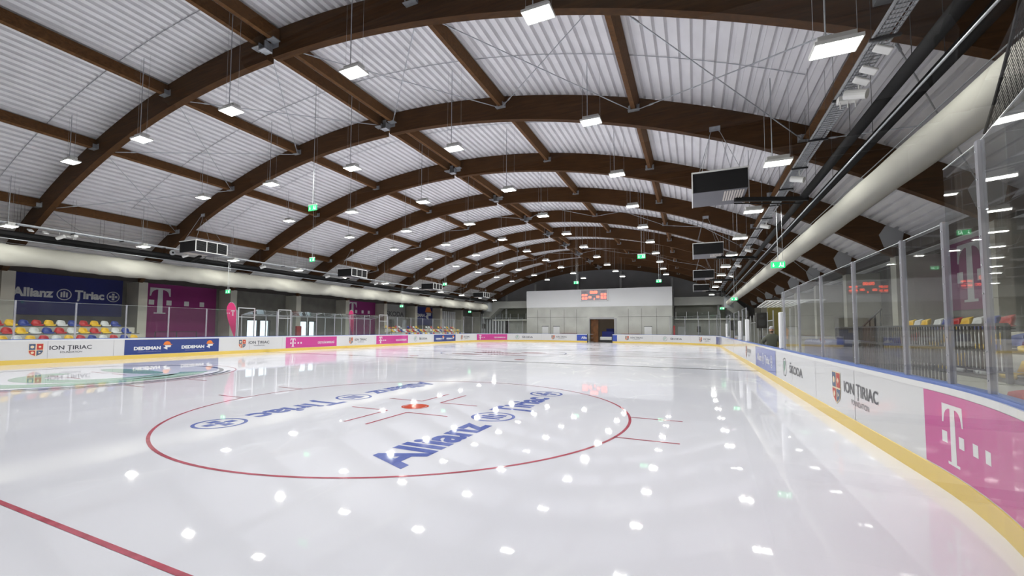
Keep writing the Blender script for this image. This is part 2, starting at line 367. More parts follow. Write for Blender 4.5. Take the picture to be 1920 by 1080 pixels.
for i, (bx, ydir, y0) in enumerate(((9.33, 1, 0), (4.63, -1, 20.05))):     # wordmarks on the ice, the second turned about
    fn = (lambda u, v, d, bx=bx, yd=ydir, y0=y0: Vector((bx-yd*v, y0+yd*u, .002+d)))
    q = MB(); text(q, 'Allianz', fn, 6.42, 9.02, 0, .64, 0, .036); icepart('ice_lettering', q, ICEBLUE)
    q = MB(); ring_eagle(q, fn, 9.7, .29, .43, 0); icepart('ice_ring_mark', q, ICEBLUE)
    q = MB(); text(q, 'Țiriac', fn, 10.3, 12.32, 0, .62, 0, .036); icepart('ice_lettering', q, ICEBLUE)
    q = MB(); ring_cross(q, fn, 12.97, .29, .43, 0); icepart('ice_ring_mark', q, ICEBLUE)

# ------------------------------------------------------------------ boards
GATE = (60.2, 63.45)
def board(s0, s1, label, skip=None):
    o = empty('rink_board', ring((s0+s1)/2), label, 'rink board', 'dasher boards around the rink')
    spans = [(s0, s1)] if not skip else [(s0, skip[0]), (skip[1], s1)]
    def sweep(name, prof, mt, lab=None):
        mbb = MB()
        for a, b in spans:
            n = max(2, int((b-a)/.35)); rows = []
            for i in range(n+1):
                s = a+(b-a)*i/n; rows.append([ring(s, off)+Vector((0, 0, z)) for off, z in prof])
            k = len(prof); vs = [p for r_ in rows for p in r_]; fs = []
            for i in range(n):
                for j in range(k): fs.append((i*k+j, i*k+(j+1) % k, (i+1)*k+(j+1) % k, (i+1)*k+j))
            fs.append(tuple(range(k))); fs.append(tuple(n*k+j for j in range(k))[::-1]); mbb.add(vs, fs)
        return mbb.build(name, mt, o, label=lab)
    sweep('board_panel', [(0, 0), (.13, 0), (.13, 1.1), (0, 1.1)], WHITE)
    sweep('kickplate', [(-.012, 0), (0, 0), (0, .205), (-.012, .2)], YEL, 'yellow kickplate')
    sweep('cap_strip', [(-.008, 1.035), (0, 1.035), (0, 1.105), (-.008, 1.105)], PRW)
    sweep('cap_rail', [(.02, 1.1), (.15, 1.1), (.15, 1.135), (.02, 1.135)], BLUE, 'blue top rail')
    s = math.ceil(s0/2.5)*2.5+.06
    while s < s1:
        if not (skip and skip[0] < s < skip[1]):
            mbb = MB(); p, q_ = ring(s-.006, -.0035), ring(s+.006, -.0035); mbb.add([p+Vector((0,0,.21)), q_+Vector((0,0,.21)), q_+Vector((0,0,1.03)), p+Vector((0,0,1.03))], [(0,1,2,3)]); mbb.build('panel_joint', mat('joint_grey', (.3, .3, .32), .6), o)
        s += 2.5
    return o
b_right = board(-13.44, 42.9, 'white dasher boards along the right side and round the near right corner')
b_far = board(42.9, 82.78, 'white dasher boards across the far end with an open gate', GATE)
b_left = board(82.78, 125.69, 'white dasher boards along the left side below the coloured seats')
b_near = board(125.69, TOT-13.44, 'white dasher boards at the near end behind the red goal line')
AD = .006
def adpanel(bo, s0, ln, mt, lab):
    q = MB(); rect(q, 0, ln, .22, 1.03, board_fn(s0), AD, n=max(1, int(ln/.3))); return q.build('advert_panel', mt, bo, label=lab)
def flat_part(parent, name, mt, fill):
    q = MB(); fill(q); return q.build(name, mt, parent)
def ad_tmob(bo, s0, words, ln=4.95):
    p = adpanel(bo, s0, ln, MAGENTA, 'magenta advert panel with a white letter T'); fn = board_fn(s0)
    flat_part(p, 'lettering', PRW, lambda q: (letter_T(q, fn, .62, .31, .62, AD+.002), tdots(q, fn, .62, .31, .62, AD+.002)))
    if words: flat_part(p, 'lettering', PRW, lambda q: text(q, words, fn, ln-2.0, ln-.25, .48, .17, AD+.002, .02))
def ad_ded(bo, s0, ln=4.95):
    p = adpanel(bo, s0, ln, NAVY, 'navy advert panel with white words twice'); fn = board_fn(s0)
    for k in (.42, 2.78):
        flat_part(p, 'lettering', PRW, lambda q: text(q, 'DEDEMAN', fn, k, k+1.28, .47, .17, AD+.002, .05))
        flat_part(p, 'small_lettering', mat('print_dim', (.22, .2, .35), .4), lambda q: text(q, 'DEDICAT PLANURILOR TALE', fn, k+.2, k+1.3, .33, .06, AD+.002, 0))
        helmet_mark(p, fn, k+1.55, .43, .5, AD+.002, PRW)
def ad_ion(bo, s0, wd=.5):
    """shield starts at s0"""
    o = MB(); fn = board_fn(s0); rect(o, -.02, 0, .5, .52, fn, AD)
    o = o.build('advert_panel', WHITE, bo, label='white advert area with a quartered shield'); shield(o, fn, 0, .33, wd, .60, AD)
    flat_part(o, 'lettering', INK, lambda q: text(q, 'ION ȚIRIAC', fn, wd+.2, wd+1.75, .62, .19, AD+.001, .012))
    flat_part(o, 'small_lettering', INK, lambda q: text(q, 'FOUNDATION', fn, wd+.58, wd+1.38, .45, .085, AD+.001, 0))
def ad_sko(bo, s0):
    fn = board_fn(s0); o = MB(); disc(o, .3, .63, .27, fn, AD, 32, r0=.245); o = o.build('advert_mark', INK, bo, label='thin dark ring mark')
    flat_part(o, 'winged_mark', GREENK, lambda q: (disc(q, .3, .63, .17, fn, AD, 20, r0=.14, a0=.6, a1=4.2), poly(q, [(.25, .52), (.30, .52), (.36, .70), (.28, .76)], fn, AD)))
    flat_part(o, 'lettering', INK, lambda q: skoda(q, fn, .98, 2.55, .53, .21, AD, .02))
def ad_all(bo, s0, ln=4.95, clip=None):
    p = adpanel(bo, s0, ln if not clip else clip, ABLUE, 'blue advert panel with white words'); fn = board_fn(s0)
    if clip:
        flat_part(p, 'lettering', PRW, lambda q: text(q, 'Allia', fn, .62, 1.38, .5, .30, AD+.002, .03)); return
    flat_part(p, 'lettering', PRW, lambda q: text(q, 'Allianz', fn, .5, 1.75, .5, .27, AD+.002, .03))
    flat_part(p, 'ring_mark', PRW, lambda q: (ring_eagle(q, fn, 2.15, .62, .22, AD+.002), ring_cross(q, fn, 4.1, .62, .22, AD+.002)))
    flat_part(p, 'lettering', PRW, lambda q: text(q, 'Țiriac', fn, 2.6, 3.7, .5, .26, AD+.002, .03))
ad_tmob(b_right, .17, 'CÂȘTIGĂM ÎMPREUNĂ')
ad_ion(b_right, 3.80); ad_sko(b_right, 8.86); ad_all(b_right, 15.02)
ad_ion(b_right, 18.9)
ad_tmob(b_far, 79.98, 'CÂȘTIGĂM ÎMPREUNĂ'); ad_sko(b_far, 73.85); ad_ion(b_far, 68.6); ad_all(b_far, 64.95, clip=1.45)
q = MB(); rect(q, 0, .6, .22, 1.03, board_fn(60.15-.02), AD); q.build('advert_panel', ABLUE, b_far, label='blue end of an advert right of the gate')
ad_ion(b_far, 58.5); ad_sko(b_far, 53.8); ad_ion(b_far, 48.7)
q = MB(); rect(q, 0, 2.1, .22, 1.03, board_fn(45), AD, 8); q.build('advert_panel', NAVY, b_far, label='navy advert panel in the far corner')
ad_ion(b_left, yl(11.05)); ad_ded(b_left, yl(14.65)); ad_ion(b_left, yl(20.9)); ad_tmob(b_left, yl(24.5), 'CÂȘTIGĂM ÎMPREUNĂ')
ad_ion(b_left, yl(30.85)); ad_tmob(b_left, yl(34.4), 'NE BUCURĂM ÎMPREUNĂ'); ad_sko(b_left, yl(40.4)); ad_ded(b_left, yl(44.3)); ad_ion(b_left, yl(50.6))

# ------------------------------------------------------------------ glass posts and panes
def post(s, h, label, wd=.062):
    p = ring(s, .075); t = (ring(s+.05, .075)-ring(s-.05, .075)).normalized(); nrm = Vector((-t.y, t.x, 0))
    o = MB(); o.bar(p+Vector((0, 0, 1.136)), p+Vector((0, 0, h)), wd, .05, upv=(nrm.x, nrm.y, 0))
    ob = o.build('glass_post', ACRYL if h > 2.5 else ALU, loc=(p.x, p.y, 1.136)); tag(ob, label, 'glass post', 'posts of the rink glass')
    q = MB()
    for k in range(9):
        z = 1.25+k*(h-1.35)/8
        c = p+Vector((0, 0, z))-nrm*(-.027); q.bar(c-nrm*.004, c+nrm*.004, .014, .014)
    q.build('bolt', STEEL, ob)
    return ob
def pane(sa, sb, h, label):
    a, b = ring(sa+.05, .075), ring(sb-.05, .075); d = (b-a).normalized(); nrm = Vector((-d.y, d.x, 0))*.006
    m_ = (a+b)/2; z0, z1 = Vector((0, 0, 1.137)), Vector((0, 0, h))
    o = MB(); o.add([a-nrm+z0, b-nrm+z0, b+nrm+z0, a+nrm+z0, a-nrm+z1, b-nrm+z1, b+nrm+z1, a+nrm+z1], [(0,3,2,1),(4,5,6,7),(0,1,5,4),(1,2,6,5),(2,3,7,6),(3,0,4,7)])
    ob = empty('glass_screen', (m_.x, m_.y, 1.137), label, 'glass screen', 'screens of the rink glass'); o.build('glass_pane', GLASS, ob)
    # bright cut edge along the top
    e = MB(); e.bar(a+z1, b+z1, .014, .006); e.build('pane_edge', mat('glass_edge', (.6, .64, .66), .3), ob)
    return ob
def arcs(deg): return -(270+90)/1 if False else (deg/180*PI*R)      # arc length for an angle on a corner
# right side, from Y=17.44 towards and round the near corner
sR = [17.44-R, 15.42-R, 13.27-R, 11.22-R, 9.34-R, 8.3-R, 7.48-R] + [-arcs(a) for a in (17.5, 27.8, 38, 54, 64, 74, 84)]
for i, s in enumerate(sR):
    h = 2.88 if i < 6 else 3.46
    post(s, h, f'clear post on the right boards, {nth(i)} counting from the white pad towards the camera')
for i in range(len(sR)-1):
    h = 2.87 if i < 5 else 3.45
    pane(sR[i+1], sR[i], h, f'clear pane on the right boards, {nth(i)} counting from the white pad towards the camera')
pane(sR[0], sR[0]+.45, 2.87, 'narrow clear pane on the right boards beside the white pad')
sR2 = [27.62, 29.6, 31.6, 35.0, 38.5, 42.4]
sR2 = [y-R for y in sR2]
for i, s in enumerate(sR2): post(s, 2.9, f'clear post beyond the man on the right boards, {nth(i)} going away', .06)
for i in range(len(sR2)-1):
    if i in (0, 2, 4): pane(sR2[i], sR2[i+1], 2.87, f'clear pane beyond the man on the right boards, {nth(i)} going away')
# far end and its corners
n = 20; sF = [42.9+39.88*i/n for i in range(n+1)]
for i, s in enumerate(sF):
    if abs(ring(s).x) < 9.8: continue
    post(s, 3.4, f'slim post of the far end glass, {nth(i)} from the right', .04)
for i in range(n):
    if min(abs(ring(sF[i]).x), abs(ring(sF[i+1]).x)) < 9.8: continue
    pane(sF[i], sF[i+1], 3.38, f'tall clear pane at the far end, {nth(i)} from the right')
# left side
yL = [8.5, 10.58, 12.65, 14.69, 16.72, 18.82, 20.75]
for i, y in enumerate(yL): post(yl(y), 2.9, f'clear post in front of the near left seats, {nth(i-1)} from the picture edge' if i else 'clear post nearer than the near left seats')
for i in range(len(yL)-1): pane(yl(yL[i+1]), yl(yL[i]), 2.88, f'clear pane in front of the near left seats, {nth(i)} from the camera end')
yL2 = [22.1, 23.75, 25.0, 27.34, 29.24, 31.0, 32.8, 34.6]
for i, y in enumerate(yL2[1:-1]): post(yl(y), 2.92, f'slim post beside the left team benches, {nth(i)} from the camera end', .05)
for i in (0, 2, 3, 4, 5, 6): pane(yl(yL2[i+1]), yl(yL2[i]), 2.9, f'clear pane beside the left team benches, {nth(i)} from the camera end')
yL3 = [36.1, 37.6, 39.9, 42.1, 44.15, 46.3, 48.9, 51.4]
for i, y in enumerate(yL3): post(yl(y), 2.9, f'slim post in front of the far left seats, {nth(i)} from the camera end', .05)
for i in range(len(yL3)-1): pane(yl(yL3[i+1]), yl(yL3[i]), 2.88, f'clear pane in front of the far left seats, {nth(i)} from the camera end')
# near end, mostly behind the camera: short run of posts and panes either side
sN = [TOT-arcs(90)-1.9*i for i in range(0, 8)]
for i in range(7): pane(sN[i+1], sN[i], 3.45, f'tall clear pane at the near end, {nth(i)} from the right corner')
pane(sN[0], TOT-arcs(84), 3.45, 'short clear pane where the near end meets the right corner')
# aluminium door frames in the glass on the left
for i, (y0, y1) in enumerate(((20.85, 22.0), (23.85, 24.9), (34.85, 36.0))):
    e = empty('door_frame', (-15.12, (y0+y1)/2, 1.13), f'tall aluminium door frame in the left glass, {nth(i)} from the camera', 'door frame', 'door frames of the left benches')
    for y in (y0, y1): q = MB(); q.box(-15.15, -15.09, y-.03, y+.03, 1.136, 3.02); q.build('jamb', ALU, e)
    q = MB(); q.box(-15.15, -15.09, y0-.03, y1+.03, 3.02, 3.08); q.build('head_rail', ALU, e)
    q = MB(); q.box(-15.15, -15.09, y0+.03, y1-.03, 2.42, 2.47); q.build('transom', ALU, e)
    q = MB(); q.box(-15.125, -15.115, y0+.03, y1-.03, 1.14, 2.42); q.build('door_glass', GLASS, e)
# team bench shelters behind the left glass
e = empty('bench_shelter', (-16.9, 30, 0), 'glazed team bench shelter with sloping bars behind the left boards', 'shelter')
k = 0
for y in [22.3+1.9*i for i in range(8)]:
    q = MB(); q.box(-16.93, -16.87, y-.025, y+.025, -.02, 2.62); q.build('shelter_post', ALU, e)
    q = MB(); q.bar((-16.9, y, 2.6), (-15.3, y, 2.95), .04, .04); q.build('sloping_bar', ALU, e)
q = MB(); q.box(-16.93, -16.87, 22.3, 35.6, 2.62, 2.66); q.build('top_rail', ALU, e)
q = MB(); q.box(-16.905, -16.895, 22.33, 35.57, .1, 2.6); q.build('shelter_glass', GLASS, e)
q = MB(); q.add([(-16.9, 22.3, 2.67), (-16.9, 35.6, 2.67), (-15.3, 35.6, 2.99), (-15.3, 22.3, 2.99), (-16.9, 22.3, 2.68), (-16.9, 35.6, 2.68), (-15.3, 35.6, 3.0), (-15.3, 22.3, 3.0)], [(0,1,2,3),(4,5,6,7)]); q.build('roof_glass', GLASS, e)
e = empty('bench_shelter', (16.9, 36, 0), 'glazed bench shelter behind the right boards past the speaker', 'shelter')
for y in [31.6+2.2*i for i in range(6)]:
    q = MB(); q.box(16.87, 16.93, y-.03, y+.03, -.02, 2.9); q.build('shelter_post', ALU, e)
q = MB(); q.box(16.87, 16.93, 31.6, 42.6, 2.3, 2.35); q.build('top_rail', ALU, e)
q = MB(); q.box(16.895, 16.905, 31.63, 42.57, .1, 2.3); q.build('shelter_glass', GLASS, e)
# white foam pads on glass ends
for y, w_, lab in ((17.95, .16, 'white upright foam pad at the end of the right glass beside the man'), (27.55, .22, 'thick white foam pad beyond the man on the right boards'), (31.4, .12, 'slim white foam pad behind the thick one on the right boards'), (42.4, .2, 'farthest white foam pad on the right boards')):
    q = MB(); q.box(15.06, 15.24, y-w_/2, y+w_/2, 1.137, 2.28); o = q.build('post_pad', mat('pad_white', (.78, .78, .82), .5), loc=(15.15, y, 1.137)); tag(o, lab, 'foam pad', 'white foam pads')
    bv = o.modifiers.new('b', 'BEVEL'); bv.width = .03; bv.segments = 3

# black safety net over the near right corner
e = empty('safety_net', (15.0, 6.6, 3.47), 'black knotted safety net above the near right corner glass', 'safety net')
q = MB(); A0 = [ring(-1.0-i*.55, .075)+Vector((0, 0, 3.48)) for i in range(20)]
def netp(i, j):     # i along the ring, j up
    z = j*.03; p = ring(-1.2-i*.045-1.25*z, .075)
    return p+Vector((0, 0, 3.48+z))
NI, NJ = 76, 64
for i in range(NI):
    for j in range(NJ):
        if (i+j) % 2: continue
        p = netp(i, j)
        for a, b in ((1, 1), (-1, 1)):
            if 0 <= i+a < NI and j+b < NJ:
                r_ = netp(i+a, j+b); d = (r_-p); sd = Vector((d.y, -d.x, d.z*.2)).normalized()*.0022
                q.add([p-sd, p+sd, r_+sd, r_-sd], [(0,1,2,3)]); zz = Vector((0, 0, .0022)); q.add([p-zz, p+zz, r_+zz, r_-zz], [(0,1,2,3)])
o = q.build('net_mesh', NET, e)
q = MB(); q.tube([netp(0, j) for j in range(0, NJ, 6)], .012, 6); q.build('edge_cord', NET, e)

# ------------------------------------------------------------------ roof: arches, purlins, deck
RB = 35.5; ZC = 10.58-RB
def zb(x, dz=0): return ZC+math.sqrt((RB+dz)**2-x*x)
ARCH_Y = [5.55+5.95*i for i in range(11)]
DEPTH = .93; TH = .24
def node(x, dn): # point on arc at lateral x, normal offset
    r = RB+dn; a = math.asin(x/RB); return (r*math.sin(a), ZC+r*math.cos(a))
NODES = [-15.56, -10.68, -5.63, 5.63, 10.68, 15.56]
proto_bracket = None
def half_beam(sgn):
    q = MB(); n = 26; xs = [(.12+(19.75-.12)*i/n) for i in range(n+1)]; rows = []
    for x in xs:
        x *= sgn; a = node(x, 0); b = node(x, DEPTH)
        rows.append([(a[0], -TH/2, a[1]), (a[0], TH/2, a[1]), (b[0], TH/2, b[1]), (b[0], -TH/2, b[1])])
    vs = [p for r_ in rows for p in r_]; fs = []
    for i in range(n):
        for j in range(4): fs.append((i*4+j, i*4+(j+1) % 4, (i+1)*4+(j+1) % 4, (i+1)*4+j))
    fs += [(0, 1, 2, 3), tuple(n*4+j for j in range(4))]
    q.add(vs, fs); return q
HB = None
arch0 = None
for k, y in enumerate(ARCH_Y):
    lab = f'dark brown glulam roof arch, {nth(k-1)} in view counting from the camera' if k else 'dark brown glulam roof arch overhead, nearer than any in view'
    if arch0 is None:
        e = empty('roof_arch', (0, y, 0), lab, 'arch', 'glulam arches of the roof'); arch0 = e
        for sg in (-1, 1):
            hb = half_beam(sg); ob = hb.build('arch_half', WOOD, None); ob.parent = e
        q = MB()
        for sg in (-1, 1):
            q.box(sg*.10-.012 if sg > 0 else -.42, .42 if sg > 0 else -.10+.012, -TH/2-.02, -TH/2-.004, 10.86, 11.28)
        q.box(-.16, .16, -TH/2-.30, -TH/2-.02, 10.72, 10.76); q.box(-.16, -.13, -TH/2-.30, -TH/2-.02, 10.76, 10.98); q.box(.13, .16, -TH/2-.30, -TH/2-.02, 10.76, 10.98)
        q.box(-.52, -.20, -TH/2-.28, -TH/2-.02, 10.90, 10.93); q.box(.20, .52, -TH/2-.28, -TH/2-.02, 11.0, 11.03)
        q.box(-.12, .12, -TH/2+.03, TH/2-.03, 10.86, 11.12)
        ob = q.build('crown_hinge', STEEL, None, label='bolted steel crown hinge'); ob.parent = e
        for x in NODES:
            q = MB(); px, pz = node(x, .49); s = -TH/2
            q.box(px-.19, px+.19, s-.012, s, pz-.04, pz+.20); q.box(px-.19, px+.19, s-.20, s-.012, pz-.05, pz-.035)
            q.box(px-.13, px-.11, s-.18, s-.012, pz-.035, pz+.15); q.box(px+.11, px+.13, s-.18, s-.012, pz-.035, pz+.15)
            ob = q.build('purlin_bracket', STEEL, None); ob.parent = e
        for sg in (-1, 1):
            q = MB(); px, pz = sg*19.66, 5.42; q.add([(px+dx, -TH/2-yy, pz+dz) for yy in (.02, 0) for dx, dz in ((-.36, .05), (-.16, .38), (.2, .42), (.4, .12), (.3, -.45), (-.22, -.45))], [tuple(range(6)), tuple(range(6, 12))]+[(i, (i+1) % 6, 6+(i+1) % 6, 6+i) for i in range(6)])
            ob = q.build('springing_plate', mat('plate_grey', (.42, .43, .45), .5, .3), None, label='hexagonal grey steel plate'); ob.parent = e
    else: copy_tree(arch0, (0, y, 0), lab)
# purlins
names = {-15.56: 'third line left of the crown', -10.68: 'second line left of the crown', -5.63: 'first line left of the crown', -.36: 'left beam of the crown pair', .36: 'right beam of the crown pair',
         5.63: 'first line right of the crown', 10.68: 'second line right of the crown', 15.56: 'third line right of the crown'}
def purlin(x):
    q = MB(); px, pz = node(x, .49 if abs(x) > 1 else .45); h = .42; ang = math.asin(x/RB)
    up_ = Vector((math.sin(ang), 0, math.cos(ang))); c = Vector((px, 0, pz))+up_*(h/2-.02)
    q.bar(c+Vector((0, TH/2+.01, 0)), c+Vector((0, 5.95-TH/2-.01, 0)), .16, h, upv=up_); return q
pr = {}
for x in names:
    for k, y in enumerate(ARCH_Y[:-1]):
        lab = f'timber purlin beyond {nth(k-1)} arch, {names[x]}' if k else f'timber purlin before the first arch, {names[x]}'
        if x not in pr:
            ob = purlin(x).build('roof_purlin', WOOD2, None); ob.location = (0, y, 0); tag(ob, lab, 'purlin', 'timber purlins of the roof'); pr[x] = ob
        else:
            c = pr[x].copy(); C.objects.link(c); c.location = (0, y, 0); c['label'] = lab
# deck: trapezoidal sheet following the arc
prof = []; pitch = .31; total = RB*math.asin(21.6/(RB))
t = -total; 
while t < total:
    for dt, dn in ((0, 0), (.16, 0), (.19, .11), (.28, .11)): prof.append((t+dt, dn))
    t += pitch
q = MB(); RR = RB+DEPTH+.01
line = []
for t, dn in prof:
    a = t/RB; r = RR+dn
    line.append((r*math.sin(a), ZC+r*math.cos(a)))
q.strip([(x, -9, z) for x, z in line], [(x, 68, z) for x, z in line]); deck = q.build('ceiling', DECK, kind='structure')
q = MB(); 
for t0, t1 in zip(line[:-1], line[1:]): pass
nn = 60; q.strip([((RR+.3)*math.sin(total/RB*(2*i/nn-1)), -9, ZC+(RR+.3)*math.cos(total/RB*(2*i/nn-1))) for i in range(nn+1)], [((RR+.3)*math.sin(total/RB*(2*i/nn-1)), 68, ZC+(RR+.3)*math.cos(total/RB*(2*i/nn-1))) for i in range(nn+1)]); q.build('ceiling', DARK, kind='structure')
# conduits along the deck, one across each lamp row
LY = [4.95*i+5.2 for i in range(12)]
for k, y in enumerate([4.9+4.92*i for i in range(12)]):
    q = MB(); pts = []
    for i in range(41):
        x = -14.9+29.8*i/40; a = math.asin(x/RB); pts.append(((RR-.02)*math.sin(a), y, ZC+(RR-.02)*math.cos(a)))
    q.tube(pts, .011, 5); o = q.build('ceiling_conduit', STEEL); tag(o, f'thin cable conduit arching across the metal deck, {seen(k)} from the camera', 'conduit', 'conduits under the roof deck')
# bracing rods
def rod(p, q_, lab):
    b = MB(); b.tube([p, q_], .016, 6); P_, Q_ = Vector(p), Vector(q_); b.tube([P_+(Q_-P_)*.12, P_+(Q_-P_)*.145], .03, 6)
    o = b.build('bracing_rod', STEEL); tag(o, lab, 'bracing rod', 'steel wind bracing rods')
xs = [-19.4, -15.56, -10.68, -5.63, -.3, .3, 5.63, 10.68, 15.56, 19.4]
for k in (1, 4, 7):
    y0, y1 = ARCH_Y[k]+.14, ARCH_Y[k+1]-.16
    for i in range(len(xs)-1):
        if abs(xs[i]) < 1 and abs(xs[i+1]) < 1: continue
        a = node(xs[i], .45); b = node(xs[i+1], .45)
        for c, (ya, yb) in enumerate(((y0, y1), (y1, y0))):
            rod((a[0], ya, a[1]), (b[0], yb, b[1]), f'thin diagonal bracing rod beyond {nth(k-1)} arch, {nth(i if i < 4 else i-1)} panel from left, {"rising" if c else "falling"} diagonal')

# ------------------------------------------------------------------ lamps
lamp0 = None
def make_lamp(loc, zc, label, group):
    e = empty('hanging_lamp', loc, label, 'lamp', group); x, y, z = loc
    q = MB(); q.box(x-.31, x+.31, y-.21, y+.21, z, z+.055); q.build('lamp_housing', LWHITE, e)
    q = MB(); q.box(x-.25, x+.25, y-.11, y+.11, z+.056, z+.18); q.build('driver_box', mat('driver_grey', (.6, .6, .58), .4), e)
    q = MB(); q.add([(x-.29, y-.19, z-.004), (x-.29, y+.19, z-.004), (x+.29, y+.19, z-.004), (x+.29, y-.19, z-.004)], [(0, 1, 2, 3)]); q.build('lamp_diffuser', DIFF, e)
    for sg in (-1, 1):
        q = MB(); cx = x+sg*.14; q.add([(cx-.09, y-.08, z-.008), (cx-.09, y+.08, z-.008), (cx+.09, y+.08, z-.008), (cx+.09, y-.08, z-.008)], [(0, 1, 2, 3)]); q.build('led_module', LEDM, e)
    return e
def hangers(e, loc, zt):
    x, y, z = loc
    q = MB()
    q.tube([(x-.12, y, z+.18), (x-.12, y, zt)], .013, 6, False)
    q.build('hanger_rod', STEEL, e)
    q = MB()
    for dx in (-.28, .28): q.tube([(x+dx, y, z+.05), (x+dx, y, zt)], .004, 4, False)
    q.build('suspension_wire', STEEL, e)
side_led = []; SO = []
def lamp(loc, label, group):
    x, y, z = loc; zt = zb(x, DEPTH)
    global lamp0
    if lamp0 is None:
        lamp0 = make_lamp(loc, 0, label, group); e = lamp0
    else:
        e = bpy.data.objects.new('hanging_lamp', None); C.objects.link(e); e.location = loc; tag(e, label, 'lamp', group)
        for ch in [c for c in lamp0.children if not c.name.startswith(('hanger', 'susp'))]:
            d = ch.copy(); C.objects.link(d); d.parent = e
            if abs(x) > 12 and ch.name.startswith('led_module'):
                if not side_led: side_led.append(ch.data.copy()); side_led[0].materials.clear(); side_led[0].materials.append(LEDS); SO.append(ch.name)
                if ch.name == SO[0]: d.data = side_led[0]
                else:
                    if len(side_led) < 2: side_led.append(ch.data.copy()); side_led[1].materials.clear(); side_led[1].materials.append(LEDS)
                    d.data = side_led[1]
    hangers(e, loc, zt)
rowname = {-9.78: 'row far left of the crown', -4.8: 'row just left of the crown', 0: 'row under the crown', 4.8: 'row just right of the crown', 9.78: 'row over the right circle'}
YS = [5.2+5.0*i for i in range(11)]  # nearest lamp of each row is out of view, added to light the ice
for x, rn in rowname.items():
    for i, y in enumerate(YS): lamp((x, y, 8.22), f'lit white high-bay lamp, {seen(i)} from the camera in the {rn}', 'high-bay lamps over the ice')
for sx, rn in ((-1, 'low row along the left side'), (1, 'low row along the right side')):
    for i, y in enumerate(YS+[60.2]): lamp((sx*14.7, y-.1, 6.08), f'lit white high-bay lamp, {seen(i)} from the camera in the {rn}', 'lower lamps along the sides')
    
